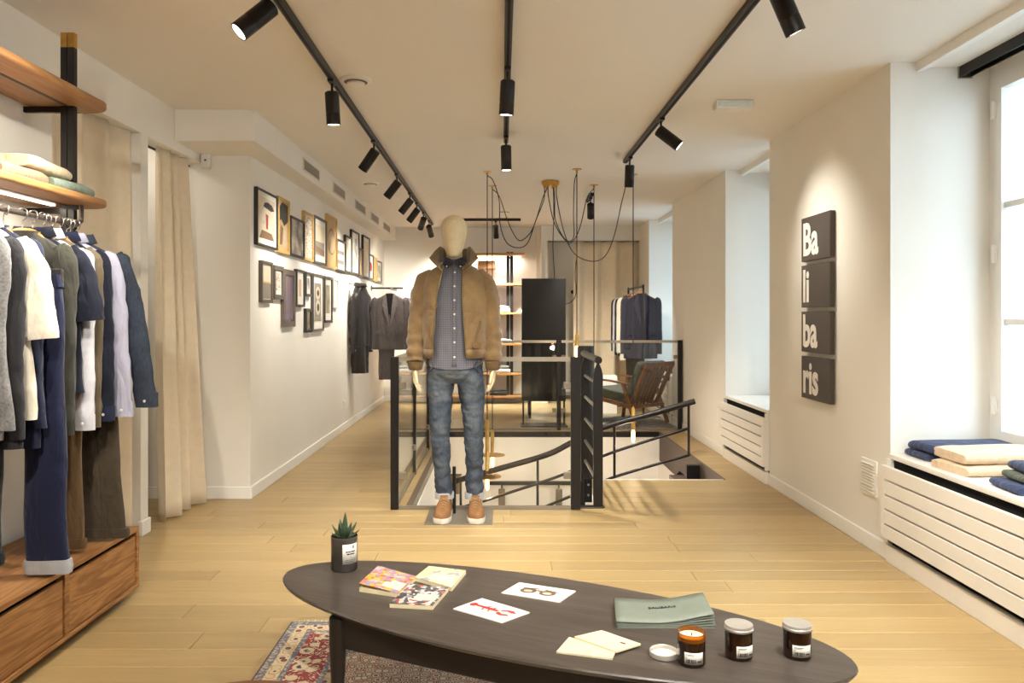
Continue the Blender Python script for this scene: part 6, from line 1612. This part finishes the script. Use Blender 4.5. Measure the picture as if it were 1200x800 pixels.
# ---- stack of sage green brochures, bowed up at the right
M('sage_paper', (118, 124, 112), 0.6, col2=(111, 117, 105)); M('brochure_edge', (170, 168, 156), 0.7)
BC = corners([(720.6, 711), (824.4, 713), (838, 736), (723, 736)], T)
NBR = 6
for k in range(NBR):
    f = k / (NBR - 1)
    lab = ['lowest sage green brochure of the stack on the table', 'second sage green brochure from the bottom of the stack', 'third sage green brochure from the bottom of the stack', 'third sage green brochure from the top of the stack', 'second sage green brochure from the top of the stack', 'topmost sage green brochure with dark lettering on the stack'][k]
    o = thing('brochure', lab, 'brochure', ((BC[0].x + BC[2].x) / 2, (BC[0].y + BC[2].y) / 2, T + 0.004 * k), 'sage brochures stacked on the table')
    sk = Vector((random.uniform(-0.003, 0.003), random.uniform(-0.002, 0.002), 0))
    def surf(u, v, k=k, sk=sk):
        q = (BC[0] * (1 - u) + BC[1] * u) * v + (BC[3] * (1 - u) + BC[2] * u) * (1 - v) + sk
        bow = (0.0012 * k + 0.0042 * k * smoothstep(0.35, 1.0, u) * u) + 0.0015 * k * math.sin(PI * u) * -0.6 + 0.0018 * k * v
        return Vector((q.x, q.y, T + 0.0006 + 0.0026 * k + max(0, bow)))
    MB().grid(surf, 14, 4).build('cover', 'sage_paper', o, smooth=True, solid=0.0018, angle=50)
    if k == NBR - 1:
        def on(u, v): return surf(u, v) + Vector((0, 0, 0.0016))
        ux = on(0.62, 0.52) - on(0.40, 0.52)
        text_mesh('title', 'BALIBARIS', 0.0165, 'print_black', o, frame_mtx(on(0.36, 0.56), ux, on(0.5, 0.8) - on(0.5, 0.3)), 0.0003, 0.0003, 1.12)
# ---- candles in amber jars
m, nt, b = new_mat('amber_glass')
b.inputs['Base Color'].default_value = lin((74, 40, 12)); b.inputs['Roughness'].default_value = 0.06; b.inputs['Coat Weight'].default_value = 0.4
nt.links.new(ramp(nt, noise(nt, coord(nt, 'Object', (1, 1, 0.4)), 14, 2), [(0.4, (24, 14, 8)), (0.7, (46, 25, 10))]), b.inputs['Base Color'])
m, nt, b = new_mat('amber_rim')
b.inputs['Base Color'].default_value = lin((214, 132, 44)); b.inputs['Roughness'].default_value = 0.05; b.inputs['Transmission Weight'].default_value = 0.8; b.inputs['IOR'].default_value = 1.3
M('lid_metal', (214, 206, 196), 0.38, metal=0.6); M('wax', (244, 228, 190), 0.5)
def jar(x, yb, label, lid=True, lab0=-75):
    p = atZ(x, yb, T)
    o = thing('candle_jar', label, 'candle', p, 'amber candle jars on the table')
    r = 0.0352
    top = 0.074
    MB().lathe([(r - 0.004, 0.0), (r, 0.004), (r, top - 0.012 if not lid else top - 0.004), (r - 0.002, top - 0.010 if not lid else top)], p, 36).build('jar', 'amber_glass', o, smooth=True)
    if lid:
        MB().lathe([(r + 0.001, top - 0.002), (r + 0.0022, top - 0.0005), (r + 0.0022, top + 0.004), (r + 0.0008, top + 0.0055), (r + 0.0008, top + 0.0105), (r + 0.0002, top + 0.0125), (r - 0.003, top + 0.0128)], p, 40).build('lid', 'lid_metal', o, smooth=True)
    else:
        MB().lathe([(r, top - 0.012), (r, top + 0.006), (r - 0.001, top + 0.008), (r - 0.003, top + 0.006), (r - 0.003, top - 0.008)], p, 36, caps=False).build('rim', 'amber_rim', o, smooth=True)
        MB().lathe([(0.0, top - 0.004), (r - 0.0035, top - 0.003)], p, 30, caps=False).build('wax', 'wax', o)
        MB().tube([p + Vector((0, 0, top - 0.006)), p + Vector((0.001, 0, top + 0.004))], 0.0012, 6).build('wick', 'print_black', o)
    a = lab0
    lb = curved_label(o, p, r + 0.0006, R(a - 40), R(a + 40), 0.010, 0.040)
    rows = [(a - 33, a + 4, 0.034, 0.0355), (a - 33, a - 2, 0.0315, 0.0325), (a - 33, a - 27, 0.0265, 0.0280), (a + 14, a + 32, 0.0165, 0.0195)]
    for q in range(8): rows.append((a - 32 + q * 5.0, a - 32 + q * 5.0 + (3.6 if q % 3 else 2.2), 0.0135, 0.0235))
    marks(lb, p, r + 0.0012, rows)
    return o
jar(810.3, 776.5, 'open amber candle jar showing cream wax, leftmost of three', False, -93)
jar(865.7, 769, 'amber candle jar with a metal lid in the middle of the three', True, -76)
jar(934.3, 768, 'amber candle jar with a metal lid at the right end of the table', True, -90)
p = atZ(778, 768, T)
ld = thing('loose_lid', 'upturned metal candle lid lying beside the open jar', 'lid', p)
MB().lathe([(0.034, 0.0005), (0.0372, 0.002), (0.0376, 0.012), (0.0366, 0.0145), (0.0352, 0.013), (0.0350, 0.004), (0.0, 0.0035)], p, 40, caps=False).build('shell', 'lid_metal', ld, smooth=True)
MB().lathe([(0.0, 0.0042), (0.033, 0.0042)], p, 30, caps=False).build('liner', 'mat_board', ld)
